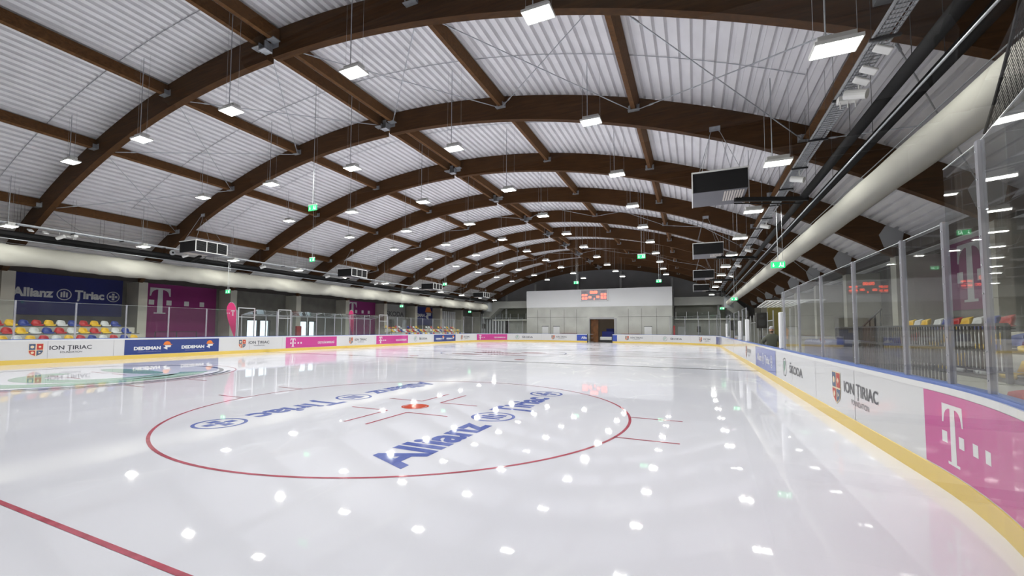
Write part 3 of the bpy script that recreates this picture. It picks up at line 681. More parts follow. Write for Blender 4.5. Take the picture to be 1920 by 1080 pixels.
# ------------------------------------------------------------------ ducts, pipes, cable trays, heaters
for sx, nm in ((-1, 'left'), (1, 'right')):
    e = empty('air_duct', (sx*16.6, 30, 5.1), f'long {"limp creased" if sx < 0 else "smooth round"} white fabric air duct along the {nm} side', 'air duct')
    q = MB(); n = 24; NY = 230; y0, y1 = -4.0, 61.0; vs = []; fs = []
    for i in range(NY+1):
        y = y0+(y1-y0)*i/NY; ph = (y/6.0) % 1.0
        sag = 1.2*math.sin(PI*ph)**.6
        for k in range(n):
            a = 2*PI*k/n; ca, sa = math.cos(a), math.sin(a)
            if sx < 0:
                rx = .34+.03*sag; rz = .46+.05*sag
                wr = .032*math.sin(y*2.3+2.2*math.sin(a*2))*abs(ca)+.02*math.sin(y*5.3+a*3)+.012*math.sin(y*11+a*5)
                vs.append((sx*16.6+ca*(rx+wr), y, 5.1+sa*(rz+wr)-.04*sag))
            else:
                r_ = .315+.006*math.sin(y*2.1)+(-.008 if abs((y % 3.0)-1.5) > 1.46 else 0)
                vs.append((16.6+ca*r_, y, 5.1+sa*r_))
    for i in range(NY):
        for k in range(n): fs.append((i*n+k, i*n+(k+1) % n, (i+1)*n+(k+1) % n, (i+1)*n+k))
    fs.append(tuple(range(n))); fs.append(tuple(NY*n+k for k in range(n)))
    q.add(vs, fs); q.build('duct_sleeve', FABRIC, e, smooth=True)
    q = MB(); q.box(sx*16.6-.5, sx*16.6+.5, 61.0, 62.2, 4.5, 5.9); q.build('duct_plenum', STEEL, e, label='grey sheet metal box at the far end')
    q = MB(); q.tube([(sx*16.6, 6, 5.62), (sx*16.6, 61, 5.62)], .012, 5); q.build('support_cable', STEEL, e)
    # twin black pipes and conduit
    for j, (px, pz, pr_) in enumerate(((15.9, 6.0, .105), (16.3, 5.92, .105))):
        e2 = empty('black_pipe', (sx*px, 30, pz), f'long black insulated pipe, {"inner" if j == 0 else "outer"} of the pair along the {nm} side', 'pipe', 'black pipes along the roof')
        q = MB(); q.tube([(sx*px, -4, pz), (sx*px, 62, pz)], pr_, 12); q.build('pipe_run', BLACK, e2, smooth=True)
        for y in [2.0+2.97*i for i in range(20)]:
            zt = zb(px, DEPTH)-.02
            q = MB(); q.tube([(sx*px, y, pz), (sx*px, y, zt)], .006, 4, False); q.build('pipe_hanger', DSTEEL, e2)
    q = MB(); q.tube([(sx*16.1, -4, 5.76), (sx*16.1, 62, 5.76)], .02, 8); o = q.build('steel_conduit', STEEL, smooth=True); tag(o, f'bright steel conduit running under the black pipes on the {nm} side', 'conduit')
    # cable tray
    e3 = empty('cable_tray', (sx*15.44, 30, 6.34), f'galvanised wire cable tray hung along the {nm} side', 'cable tray')
    q = MB()
    for dx in (-.14, .14): q.box(sx*15.44+dx-.004, sx*15.44+dx+.004, -4, 62, 6.34, 6.40)
    q.build('side_rail', STEEL, e3)
    q = MB()
    for k in range(7): q.tube([(sx*15.44-.13+k*.043, -4, 6.34), (sx*15.44-.13+k*.043, 62, 6.34)], .005, 4)
    y = -4
    while y < 62: q.box(sx*15.44-.14, sx*15.44+.14, y, y+.012, 6.333, 6.347); y += .11 if y < 20 else .4
    q.build('tray_mesh', STEEL, e3)
    q = MB(); q.box(sx*15.44-.10, sx*15.44+.06, -4, 62, 6.35, 6.375); q.build('cable_bundle', mat('cable_grey', (.35, .35, .36), .6), e3)
    for y in [.6+1.98*i for i in range(31)]:
        q = MB(); q.box(sx*15.44-.2, sx*15.44+.2, y-.02, y+.02, 6.29, 6.33); q.tube([(sx*15.44-.17, y, 6.3), (sx*15.44-.17, y, zb(15.3, DEPTH))], .004, 4, False); q.tube([(sx*15.44+.17, y, 6.3), (sx*15.44+.17, y, zb(15.6, DEPTH))], .004, 4, False); q.build('tray_hanger', DSTEEL, e3)
    # small white devices under the tray
    if sx > 0: dv = [(10.6, 'ap'), (11.2, 'ap'), (11.55, 'ap'), (11.75, 'can'), (12.3, 'box'), (16.6, 'can'), (22.7, 'can'), (28.6, 'can'), (34.6, 'can'), (40.5, 'can')]
    else: dv = [(11.0, 'ap'), (11.5, 'ap'), (12.0, 'can'), (12.3, 'ap'), (12.55, 'box'), (16.9, 'fan'), (17.6, 'can'), (22.7, 'can'), (28.6, 'can'), (34.6, 'can')]
    cnt = {}
    for y, kd in dv:
        c = cnt.get(kd, 0); cnt[kd] = c+1; q = MB(); cx = sx*15.44
        if kd == 'ap':
            q.add([(cx-.12, y-.10, 6.22), (cx+.10, y-.10, 6.10), (cx+.10, y+.10, 6.10), (cx-.12, y+.10, 6.22), (cx-.10, y-.09, 6.26), (cx+.12, y-.09, 6.14), (cx+.12, y+.09, 6.14), (cx-.10, y+.09, 6.26)], [(0,3,2,1),(4,5,6,7),(0,1,5,4),(1,2,6,5),(2,3,7,6),(3,0,4,7)])
            q.build('x', LWHITE); o = bpy.data.objects[-1] if False else C.objects[-1]; o.name = 'wireless_unit'; tag(o, f'small flat white wireless unit under the {nm} cable tray, {nth(c)} from the camera', 'wireless unit')
            bv = o.modifiers.new('b', 'BEVEL'); bv.width = .02; bv.segments = 2
        elif kd == 'can':
            e4 = empty('spotlight', (cx, y, 6.1), f'white cylindrical spotlight under the {nm} cable tray, {nth(c)} from the camera', 'spotlight')
            q.tube([(cx+sx*.12, y-.05, 6.0), (cx-sx*.16, y+.12, 6.12)], .085, 14); q.build('spotlight_body', LWHITE, e4)
            q = MB(); q.tube([(cx+sx*.02, y, 6.05), (cx+sx*.02, y, 6.3)], .015, 6); q.build('mounting_arm', LWHITE, e4)
        elif kd == 'box':
            e4 = empty('antenna_unit', (cx, y, 6.2), f'white box with stub antennas under the {nm} cable tray', 'antenna unit')
            q.box(cx-.16, cx+.16, y-.08, y+.08, 6.17, 6.27); q.build('antenna_box', LWHITE, e4)
            for k in range(3): q = MB(); q.tube([(cx-.12+k*.12, y, 6.17), (cx-.12+k*.12, y, 6.05)], .012, 6); q.build('antenna', LWHITE, e4)
        else:
            e4 = empty('wall_fan', (cx, y, 6.2), 'small round caged fan under the left cable tray', 'fan')
            q.tube([(cx+.02, y, 6.12), (cx+.08, y, 6.12)], .15, 16); q.build('fan_cage', ALU, e4)
            q = MB(); q.tube([(cx+.09, y, 6.12), (cx+.1, y, 6.12)], .06, 12); q.build('fan_hub', BLACK, e4)
# air heaters
heater0 = {}
for sx, nm in ((-1, 'left'), (1, 'right')):
    for i, ay in enumerate((17.45, 29.35, 41.25, 53.15)):
        lab = f'black unit heater hung on steel cables, {nth(i)} from the camera on the {nm} side'
        if sx in heater0:
            copy_tree(heater0[sx], (heater0[sx].location.x, heater0[sx].location.y+11.9*i, heater0[sx].location.z), lab); continue
        e = empty('unit_heater', (sx*13.4, 17.4, 6.0), lab, 'heater', 'black unit heaters'); heater0[sx] = e
        x0, x1 = sorted((sx*12.65, sx*14.2)); y0, y1 = 16.6, 18.35; z0, z1 = 6.0, 6.62
        q = MB(); q.box(x0+.02, x1-.02, y0+.02, y1-.02, z0, z1-.02); q.build('heater_casing', BLACK, e)
        q = MB()
        for a, b in (((x0, y0), (x1, y0)), ((x0, y1), (x1, y1)), ((x0, y0), (x0, y1)), ((x1, y0), (x1, y1))): q.bar((*a, z1), (*b, z1), .035, .045)
        xf = sx*12.65
        q.bar((xf, y0, z0), (xf, y1, z0), .035, .045)
        for y in (y0, y0+(y1-y0)/3, y0+2*(y1-y0)/3, y1): q.bar((xf, y, z0), (xf, y, z1), .035, .035)
        q.build('casing_trim', LWHITE, e, label='pale metal edging')
        q = MB()
        for k in range(9): q.box(xf-.012, xf+.012, y0+.02, y1-.02, z0+.05+k*.065, z0+.062+k*.065)
        q.build('louvre', mat('louvre_dark', (.05, .05, .055), .4), e)
        q = MB(); gx0, gx1 = sorted((sx*13.55, sx*14.12))
        for k in range(8): q.box(gx0+k*(gx1-gx0)/8, gx0+(k+.6)*(gx1-gx0)/8, y0+.12, y0+1.2, z0-.03, z0-.005)
        q.build('air_grille', mat('grille_tan', (.55, .5, .46), .4), e)
        q = MB(); q.box(x0+.03, x1-.03, y0+.03, y1-.03, z0-.012, z0-.001); q.build('underside_panel', mat('under_grey', (.09, .09, .11), .5), e)
        q = MB(); q.box(sx*13.35-.16, sx*13.35+.16, 17.3, 17.325, 8.17, 8.33); q.build('cable_plate', STEEL, e)
        for dx, yy, xx in ((-.1, y0+.1, x0+.2), (-.1, y1-.1, x0+.2), (.1, y0+.1, x1-.2), (.1, y1-.1, x1-.2)):
            q = MB(); q.tube([(sx*13.35+dx, 17.28, 8.22), (xx, yy, z1)], .008, 5); q.build('support_cable', STEEL, e)
        q = MB(); q.bar((sx*13.9, 17.6, 5.93), (sx*16.0, 18.3, 5.9), .12, .12); q.bar((sx*13.9, 17.9, 5.88), (sx*15.9, 18.5, 5.82), .03, .03); q.build('supply_pipe', BLACK, e)
# hanging exit signs
def sign(loc, ztop, label, wd=.44, face='y'):
    x, y, z = loc
    e = empty('exit_sign', loc, label, 'exit sign', 'green exit signs')
    q = MB(); q.box(x-wd/2, x+wd/2, y-.03, y+.03, z+.22, z+.26); q.build('sign_casing', LWHITE, e)
    q = MB(); q.box(x-wd/2, x+wd/2, y-.012, y+.012, z, z+.22); q.build('sign_panel', SIGNG, e)
    q = MB(); fn = lambda u, v, d: Vector((x+u, y-.014-d, z+v))
    # running figure and arrow
    rect(q, -.15, -.13, .06, .17, fn, 0); poly(q, [(-.18, .09), (-.10, .09), (-.14, .04)], fn, 0)
    disc(q, .08, .175, .02, fn, 0, 10); poly(q, [(.05, .15), (.09, .155), (.10, .10), (.06, .09)], fn, 0); poly(q, [(.06, .10), (.02, .04), (.035, .03), (.09, .09)], fn, 0); poly(q, [(.08, .10), (.14, .08), (.13, .03), (.115, .035), (.11, .07)], fn, 0); rect(q, .15, .17, .03, .19, fn, 0)
    q.build('sign_pictogram', SIGNW, e)
    q = MB(); q.tube([(x, y, z+.26), (x, y, ztop)], .012, 6, False); q.tube([(x+.15, y, z+.26), (x+.15, y, ztop)], .005, 4, False); q.build('sign_rod', STEEL, e)
for sx, nm in ((-1, 'left'), (1, 'right')):
    for i, y in enumerate((20.3, 38.7, 53.7)): sign((sx*15.45, y, 3.98), 6.3, f'green exit sign hung on a long rod on the {nm} side, {nth(i)} from the camera')
sign((-1.15, 14.3, 6.38), zb(1.15, DEPTH), 'nearest green exit sign over the middle of the ice')
sign((-9.1, 21.4, 5.88), zb(9.1, DEPTH), 'green exit sign over the left of the ice, nearer of two')
sign((-9.1, 37.0, 5.88), zb(9.1, DEPTH), 'green exit sign over the left of the ice, farther of two')
sign((9.9, 28.0, 5.88), zb(9.9, DEPTH), 'green exit sign over the right of the ice, nearer of two')
sign((9.9, 41.6, 5.88), zb(9.9, DEPTH), 'green exit sign over the right of the ice, farther of two')
sign((2.9, 40.2, 5.88), zb(2.9, DEPTH), 'small green exit sign over the far middle of the ice')

# ------------------------------------------------------------------ side walls, columns, banners
def wall_run(x0, x1, holes, zt, nm, mt):
    q = MB(); y = -9
    for (ya, yb, za, zb_) in sorted(holes):
        q.box(x0, x1, y, ya, -.02, zt); q.box(x0, x1, ya, yb, zb_, zt)
        if za > -.02: q.box(x0, x1, ya, yb, -.02, za)
        y = yb
    q.box(x0, x1, y, 68, -.02, zt); return q.build(nm, mt, kind='structure')
LW = [(25.7, 27.9, -.02, 2.42), (30.9, 32.9, -.02, 2.42), (60.2, 61.9, .9, 3.6)]
RW = [(26.2, 27.0, -.02, 2.42)]
wall_run(-21.6, -21.2, LW, 5.7, 'wall_left', CONC); wall_run(21.2, 21.6, RW, 5.7, 'wall_right', CONC)
for i, (ya, yb, za, zz) in enumerate(LW+RW):
    sx = -1 if i < 3 else 1; x = sx*21.3
    q = MB(); q.box(x-.04, x+.04, ya, ya+.08, max(za, 0), zz); q.box(x-.04, x+.04, yb-.08, yb, max(za, 0), zz); q.box(x-.04, x+.04, ya, yb, zz-.08, zz); q.box(x-.05, x+.05, (ya+yb)/2-.14, (ya+yb)/2+.14, max(za, 0), zz)
    if i == 2: q.box(x-.04, x+.04, ya, yb, 2.1, 2.2)
    nmx = f'window_{i+1}'; o = q.build(nmx, DSTEEL, kind='structure'); q = MB(); q.box(x-.01, x+.01, ya+.08, yb-.08, max(za, 0), zz-.08); q.build('window_glass', GLASS, o)
# outdoor snow-bright ground beyond the glazed doors
q = MB(); q.box(-60, -21.7, -9, 75, -.3, -.1); q.box(21.7, 60, -9, 75, -.3, -.1); q.build('ground', mat('snow_ground', (.7, .72, .76), .8), kind='structure')
for sx, nm in ((-1, 'left'), (1, 'right')):
    col0 = None
    for i, y in enumerate([5.75+5.95*k for k in range(0, 11)]):
        lab = f'square concrete column on the {nm} side wall, level with the {nth(i-1)} roof arch' if i else f'square concrete column on the {nm} side wall, nearer than the first roof arch'
        if col0 is None:
            x0, x1 = sorted((sx*19.8, sx*21.19)); q = MB(); q.box(x0, x1, -.25, .25, -.02, 4.62); q2 = q.build('concrete_column', CONCL if sx < 0 else CONCL); q2.location = (0, y, 0); tag(q2, lab, 'column', f'concrete columns on the {nm} wall'); col0 = q2
        else: c = col0.copy(); C.objects.link(c); c.location = (0, y, 0); c['label'] = lab
    x0, x1 = sorted((sx*19.82, sx*20.1)); q = MB(); q.box(x0, x1, -9, 66, 4.62, 4.98); o = q.build('eave_beam', mat('eave_dark', (.02, .014, .012), .7)); tag(o, f'dark steel eave beam along the {nm} side under the arch ends', 'beam')
    x0, x1 = sorted((sx*20.12, sx*20.7)); q = MB(); q.box(x0, x1, -9, 66, 4.85, 4.95); o = q.build('eave_soffit', mat('eave_soffit', (.03, .025, .022), .8)); tag(o, f'dark boarded soffit above the {nm} side wall', 'soffit')
def wfn(x, sx, y0): # flat vertical surface at x facing the ice; reading direction to the viewer's right
    return (lambda u, v, d: Vector((x+d, y0+u, v))) if sx < 0 else (lambda u, v, d: Vector((x-d, y0-u, v)))
def banner(x, sx, y0, ln, z0, z1, mt, label, name='wall_banner'):
    q = MB(); xa = x-.02 if sx < 0 else x+.02
    x0, x1 = sorted((x, xa)); ya, yb = sorted((y0, y0+ln*(1 if sx < 0 else -1))); q.box(x0, x1, ya, yb, z0, z1); o = q.build(name, mt, loc=((x0+x1)/2, (ya+yb)/2, z0)); return tag(o, label, 'banner')
XB = -21.13
o = banner(XB, -1, 12.2, 4.95, 2.38, 4.9, NAVYB, 'long navy banner with white words on the wall above the near left seats'); fn = wfn(XB, -1, 12.2)
flat_part(o, 'lettering', BANW, lambda q: text(q, 'Allianz', fn, .03, 1.69, 3.42, .46, .006, .045))
flat_part(o, 'ring_mark', BANW, lambda q: (ring_eagle(q, fn, 2.15, 3.61, .33, .006), ring_cross(q, fn, 4.47, 3.63, .33, .006)))
flat_part(o, 'lettering', BANW, lambda q: text(q, 'Țiriac', fn, 2.62, 4.02, 3.43, .44, .006, .045))
o = banner(-21.13, -1, 18.35, 4.75, .6, 4.9, MAGB, 'large magenta banner with a white T beyond the near left seats'); fn = wfn(XB, -1, 18.35)
flat_part(o, 'lettering', BANW, lambda q: (letter_T(q, fn, .95, 2.66, 1.78, .006), tdots(q, fn, .95, 2.66, 1.78, .006, (-2.9, 3.1, 9.5, 15.5))))
o = banner(-21.13, -1, 36.95, 4.3, .6, 4.9, MAGB, 'magenta banner with a white T past the left benches'); fn = wfn(XB, -1, 36.95)
flat_part(o, 'lettering', BANW, lambda q: (letter_T(q, fn, .63, 2.8, 1.78, .006), tdots(q, fn, .4, 2.8, 1.78, .006, (4.4, 10.0, 15.6))))
o = banner(-21.13, -1, 43.0, 3.85, 1.2, 4.9, BANG, 'pale grey banner with a black word on the left wall'); fn = wfn(XB, -1, 43.0)
flat_part(o, 'lettering', INK, lambda q: skoda(q, fn, .15, 3.56, 3.28, .56, .006, .035))
o = banner(-21.13, -1, 49.3, 3.85, 2.2, 4.9, NAVYB, 'navy banner with white letters on the far left wall'); fn = wfn(XB, -1, 49.3)
flat_part(o, 'lettering', BANW, lambda q: text(q, 'EMAN', fn, .1, 1.88, 3.35, .42, .006, .04)); helmet_mark(o, fn, 2.55, 3.0, 1.85, .006, BANW)
o = banner(21.13, 1, 23.3, 2.75, 2.45, 4.9, MAGB, 'magenta banner with a white T on the right wall behind the glass'); fn = wfn(21.13, 1, 23.3)
flat_part(o, 'lettering', BANW, lambda q: (letter_T(q, fn, 1.7, 2.7, 2.0, .006), tdots(q, fn, 1.7, 2.7, 2.0, .006, (-2.9, 2.9))))
# teardrop flags
def flag(x, y, label, hh=2.3):
    e = empty('feather_flag', (x, y, 0), label, 'flag', 'magenta teardrop flags')
    pts = []; 
    for i in range(20):
        t = i/19; pts.append((.0+.48*math.sin(PI*min(1, t*1.0))**.8*(.35+.65*t) if t < 1 else 0, 1.0+t*2.48))
    out = [(0, .95)]+[(-.04*1, 1.0+2.0)]+[(-.30+.30*math.cos(a)-.02, 3.0+.48*math.sin(a)) for a in ()]
    body = [(.42, .95), (.10, 1.7), (-.12, 2.3), (-.22, 2.8), (-.20, 3.15), (-.08, 3.38), (.10, 3.46), (.28, 3.38), (.42, 3.1), (.48, 2.6), (.48, 1.8)]
    fn = lambda u, v, d: Vector((x+d, y+u, v))
    q = MB(); q.prism(body, fn, -.004, .004); q.build('flag_cloth', MAGF, e)
    q = MB(); q.tube([(x, y+.5, 0), (x, y+.5, 2.6), (x, y+.42, 3.12), (x, y+.28, 3.4), (x, y+.1, 3.48), (x, y-.08, 3.4)], .012, 6); q.build('flag_pole', ALU, e)
    q = MB(); letter_T(q, fn, .22, 2.55, .36, .006); tdots(q, fn, .22, 2.55, .36, .006, (-7, -11)); q.build('lettering', BANW, e)
    q = MB(); q.box(x-.2, x+.2, y+.3, y+.7, -.02, .04); q.build('flag_base', DSTEEL, e)
flag(-16.4, 21.1, 'magenta teardrop flag standing at the end of the near left banner')
flag(-17.2, 33.2, 'magenta teardrop flag standing behind the left team benches')

# ------------------------------------------------------------------ stands and seats
ROWX = [16.65, 17.4, 18.15, 18.9]; TREAD = [.52, .90, 1.30, 1.70]
def stand(sx, y0, y1, label):
    e = empty('spectator_stand', (sx*18, (y0+y1)/2, 0), label, 'stand', 'concrete stands')
    for i, (x, z) in enumerate(zip(ROWX, TREAD)):
        a, b = sorted((sx*(x-.38), sx*(19.75 if i == 3 else x+.37))); q = MB(); q.box(a, b, y0, y1-.35*(i if i < 3 else 3)*.3, -.02, z); q.build('step', CONCL, e)
        a, b = sorted((sx*(x-.36), sx*(x-.1))); q = MB(); q.box(a, b, y0+.05, y1-.4, z+.012, z+.05); q.build('step_edge', CONCD, e)
    return e
stand(-1, 5, 17.0, 'stepped concrete stand with seats at the near left')
stand(-1, 39.8, 56.6, 'stepped concrete stand with seats at the far left')
stand(1, 3, 20.3, 'stepped concrete stand behind the right glass')
def seat_mesh(colname):
    """low-backed bucket seat, origin at its base, facing +X"""
    q = MB(); wd = .42
    prof = [(.20, .03), (.205, .085), (.15, .105), (.02, .085), (-.09, .10), (-.15, .17), (-.18, .28), (-.185, .375)]
    ny = 8; top = []; 
    for i in range(ny+1):
        t = i/ny*2-1; row = []
        for k, (x, z) in enumerate(prof):
            kk = k/(len(prof)-1); w2 = wd/2*(1 if k < 5 else (1-.28*((k-4)/3.0)**2.2)); lift = .035*abs(t)**3 if k < 5 else -.05*abs(t)**3*(k-4)/3
            row.append((x+(.15*abs(t)**2.2 if k > 4 else 0), t*w2, z+lift))
        top.append(row)
    n = len(prof); vs = [p for r_ in top for p in r_]; fs = [(i*n+k, i*n+k+1, (i+1)*n+k+1, (i+1)*n+k) for i in range(ny) for k in range(n-1)]
    q.add(vs, fs)
    me = bpy.data.meshes.new('seat_shell'); me.from_pydata(q.v, [], q.f); me.update(); me.materials.append(SEATC[colname]); me.polygons.foreach_set('use_smooth', [True]*len(me.polygons))
    b = MB(); b.box(-.14, .14, -.08, .08, 0, .075)
    mb_ = bpy.data.meshes.new('seat_bracket'); mb_.from_pydata(b.v, [], b.f); mb_.materials.append(DSTEEL)
    return me, mb_
SM = {c: seat_mesh(c) for c in SEATC}
def seat(sx, row, y, col, label, group):
    me, mb_ = SM[col]; z = TREAD[row]+.052 if False else TREAD[row]
    e = bpy.data.objects.new('stadium_seat', None); C.objects.link(e); e.location = (sx*(ROWX[row]-.02), y, z+.002); e.rotation_euler = (0, 0, PI if sx > 0 else 0); e.empty_display_size = .1
    tag(e, label, 'seat', group)
    o = bpy.data.objects.new('seat_shell', me); C.objects.link(o); o.parent = e
    md = o.modifiers.new('s', 'SOLIDIFY'); md.thickness = .014; md.offset = -1
    o2 = bpy.data.objects.new('seat_bracket', mb_); C.objects.link(o2); o2.parent = e
CC = dict(b='blue', r='red', y='yellow', w='white')
rown = ['lowest', 'second', 'third', 'top']
for row, y0, y1, cols in ((3, 12.05, 15.85, 'brywbrywb'), (2, 11.25, 16.05, 'rywbrwyrywb'), (1, 10.9, 16.15, 'ywyrwyrbwrby')):
    n = len(cols)
    for i, c in enumerate(cols):
        seat(-1, row, y0+(y1-y0)*i/(n-1), CC[c], f'{CC[c]} bucket seat, {rown[row]} row of near left stand, {nth(n-1-i)} from far end', 'seats of the near left stand')
    for i in range(5):
        c = 'rwby'[(i+row) % 4]; y = y0-(i+1)*(y1-y0)/(n-1)
        seat(-1, row, y, CC[c], f'{CC[c]} bucket seat, {rown[row]} row of near left stand, {nth(n+i)} from far end', 'seats of the near left stand')
random.seed(11)
far = {3: 'yryrw..bpwy...wwr..yr.wy.ry', 2: 'ywrbwryrwbyr..wyrwb.ryrwy.y', 1: '...rbwyrbwywbr..wyrbwrywyb.'}
for row, s in far.items():
    k = 0
    for i, c in enumerate(s):
        if c == '.': continue
        c = 'r' if c == 'p' else c; y = 40.6+i*.56
        seat(-1, row, y, CC[c], f'{CC[c]} bucket seat, {rown[row]} row of far left stand, {nth(k)} from near end', 'seats of the far left stand'); k += 1
right = {3: [(19.85, 'y'), (19.4, 'w'), (18.95, 'y'), (18.2, 'w'), (17.75, 'b'), (17.3, 'r'), (16.85, 'y'), (16.35, 'w'), (15.8, 'b'), (15.3, 'r')],
         2: [(19.2, 'y'), (18.7, 'w'), (18.2, 'y'), (17.6, 'r'), (17.1, 'w'), (16.5, 'w'), (15.9, 'y'), (15.3, 'w'), (14.7, 'w'), (14.1, 'y'), (13.45, 'b'), (12.75, 'y'), (12.2, 'r')],
         1: [(18.6, 'w'), (18.0, 'y'), (17.4, 'w'), (14.3, 'w'), (13.7, 'y'), (13.1, 'w'), (12.4, 'w'), (11.7, 'y'), (11.1, 'r')],
         0: [(10.5, 'r'), (9.95, 'y'), (9.4, 'w'), (8.8, 'y'), (8.2, 'b')]}
for row, ls in right.items():
    for i, (y, c) in enumerate(ls):
        seat(1, row, y, CC[c], f'{CC[c]} bucket seat, {rown[row]} row behind right glass, {nth(i)} from far end', 'seats behind the right glass')
# dark steel picket railings behind the right glass
def railing(x, y0, y1, z0, z1, label, step=.11, dx=0):
    e = empty('picket_railing', (x, (y0+y1)/2, z0), label, 'railing', 'dark picket railings')
    P = lambda y: x+dx*(y-y0)/(y1-y0)
    q = MB(); q.bar((P(y0), y0, z1), (P(y1), y1, z1), .05, .04); q.build('top_rail', DSTEEL, e)
    q = MB(); q.bar((P(y0), y0, z0+.06), (P(y1), y1, z0+.06), .04, .03); q.build('bottom_rail', DSTEEL, e)
    n = int((y1-y0)/step); q = MB()
    for i in range(1, n):
        y = y0+(y1-y0)*i/n; q.box(P(y)-.012, P(y)+.012, y-.016, y+.016, z0+.06, z1)
    q.build('pickets', DSTEEL, e)
    for y in (y0, (y0+y1)/2, y1): q = MB(); q.box(P(y)-.03, P(y)+.03, y-.03, y+.03, z0-.1, z1); q.build('railing_post', DSTEEL, e)
railing(17.0, 11.3, 19.9, 1.0, 1.81, 'long dark picket railing in front of the right stand seats')
railing(16.05, 10.55, 14.7, .66, 1.45, 'shorter dark picket railing beside the right stand steps')
q = MB(); q.box(15.9, 16.24, 10.4, 14.9, -.02, .56); q.box(15.95, 16.24, 14.9, 19.9, -.02, .35); o = q.build('access_ramp', CONCL); tag(o, 'pale concrete ramp edge behind the right boards', 'ramp')
e = empty('stair_railing', (19.3, 24, 0), 'dark sloping stair railing behind the right glass near the far posts', 'railing')
for i in range(7):
    y = 22.5+i*.55; z = 2.5-.18*i; q = MB(); q.box(18.98, 19.02, y-.02, y+.02, -.02, z); q.build('baluster', DSTEEL, e)
q = MB(); q.bar((19, 22.4, 2.53), (19, 25.9, 1.4), .05, .05); q.build('handrail', DSTEEL, e)
e = empty('stand_rail', (-17.2, 18.2, 0), 'low dark rail beyond the near left seats', 'railing')
q = MB(); q.bar((-17.2, 17.1, 1.44), (-17.2, 19.5, 1.44), .03, .03); q.build('top_rail', DSTEEL, e)
for y in (17.12, 18.3, 19.48): q = MB(); q.box(-17.22, -17.18, y-.02, y+.02, -.02, 1.43); q.build('rail_post', DSTEEL, e)
# blue stack on a pallet, partly standing in for the navy advert's reflection
e = empty('blue_stack_pallet', (16.3, 16.9, 0), 'pallet with a blue stack partly standing for a reflection, behind the right glass', 'pallet')
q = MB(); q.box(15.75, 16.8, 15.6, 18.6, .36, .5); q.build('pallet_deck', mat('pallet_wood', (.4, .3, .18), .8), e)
q = MB(); q.box(15.8, 16.75, 15.7, 18.5, .5, 1.45); o = q.build('blue_reflection_stack', mat('reflection_blue', (.02, .03, .12), .45), e); bv = o.modifiers.new('b', 'BEVEL'); bv.width = .12; bv.segments = 4

# ------------------------------------------------------------------ far end
YB = 61.5
q = MB(); GX0, GX1, GZ = -.62, 2.72, 3.2
q.box(-10.03, GX0, YB, YB+.25, -.02, 4.93); q.box(GX1, 10.1, YB, YB+.25, -.02, 4.93); q.box(GX0, GX1, YB, YB+.25, GZ, 4.93)
q.box(-10.03, -9.78, YB+.25, 66.8, -.02, 4.93); q.box(9.85, 10.1, YB+.25, 66.8, -.02, 4.93)
q.build('wall_far', CONCP, kind='structure')
q = MB(); q.box(-10.05, 10.12, YB-.05, 66.8, 4.93, 7.4); q.build('wall_far', PWHITE, kind='structure')
q = MB()
for x in (-8.3, -6.4, -4.3, -2.5, 4.6, 6.3, 8.2): q.box(x-.02, x+.02, YB-.012, YB-.001, -.02, 4.6)
for x0, x1 in ((-10.0, -1.0), (3.2, 10.05)): q.box(x0, x1, YB-.012, YB-.001, 3.48, 3.52)
q.build('trim_1', mat('joint_dark', (.12, .12, .12), .7), kind='structure')
q = MB(); q.box(GX0-.12, GX0, YB-.05, YB+.3, -.02, GZ+.12); q.box(GX1, GX1+.35, YB-.05, YB+.3, -.02, GZ+.12); q.box(GX0, GX1, YB-.05, YB+.3, GZ, GZ+.25); q.build('door_1', mat('gate_grey', (.33, .33, .34), .5), kind='structure')
# room behind the gate
q = MB(); q.box(-2.5, 5, 66.0, 66.2, -.02, 4.9); q.build('wall_far', mat('garage_wall', (.30, .21, .14), .8), kind='structure')
q = MB(); q.box(-.55, .45, 61.9, 62.0, 0, 3.15); o = q.build('brown_curtain', mat('curtain_brown', (.12, .045, .012), .8, var=.4, scale=3)); tag(o, 'dark brown curtain hanging inside the open far gateway', 'curtain')
e = empty('ice_resurfacer', (1.6, 63.5, 0), 'low white and dark blue ice resurfacer parked in the open gateway', 'vehicle')
q = MB(); q.box(.55, 2.65, 62.4, 65.3, .25, .75); o = q.build('machine_body', PRW, e); bv = o.modifiers.new('b', 'BEVEL'); bv.width = .12; bv.segments = 3
q = MB(); q.box(.8, 2.5, 62.9, 65.2, .75, 1.5); q.box(1.2, 2.2, 64.0, 65.0, 1.5, 1.9); q.build('machine_tank', NAVYB, e)
q = MB(); q.box(.6, 2.6, 62.25, 62.4, .05, .3); q.build('conditioner', DSTEEL, e)
for x in (.62, 2.42):
    for y in (62.9, 64.7): q = MB(); q.tube([(x, y, .3), (x+.16, y, .3)], .3, 18); q.build('wheel', BLACK, e)
for i, (x, w_) in enumerate(((-7.15, .9), (-5.45, .9), (7.1, .9))):
    q = MB(); q.box(x-w_/2, x+w_/2, YB-.04, YB-.002, 0, 2.18); o = q.build(f'door_{i+2}', PWHITE, kind='structure')
    h = MB(); h.box(x+w_/2-.12, x+w_/2-.05, YB-.07, YB-.04, 1.0, 1.05); h.build('door_handle', DSTEEL, o)
    h = MB(); h.box(x-w_/2-.05, x+w_/2+.05, YB-.06, YB-.04, 2.18, 2.25); h.build('door_head', DSTEEL, o)
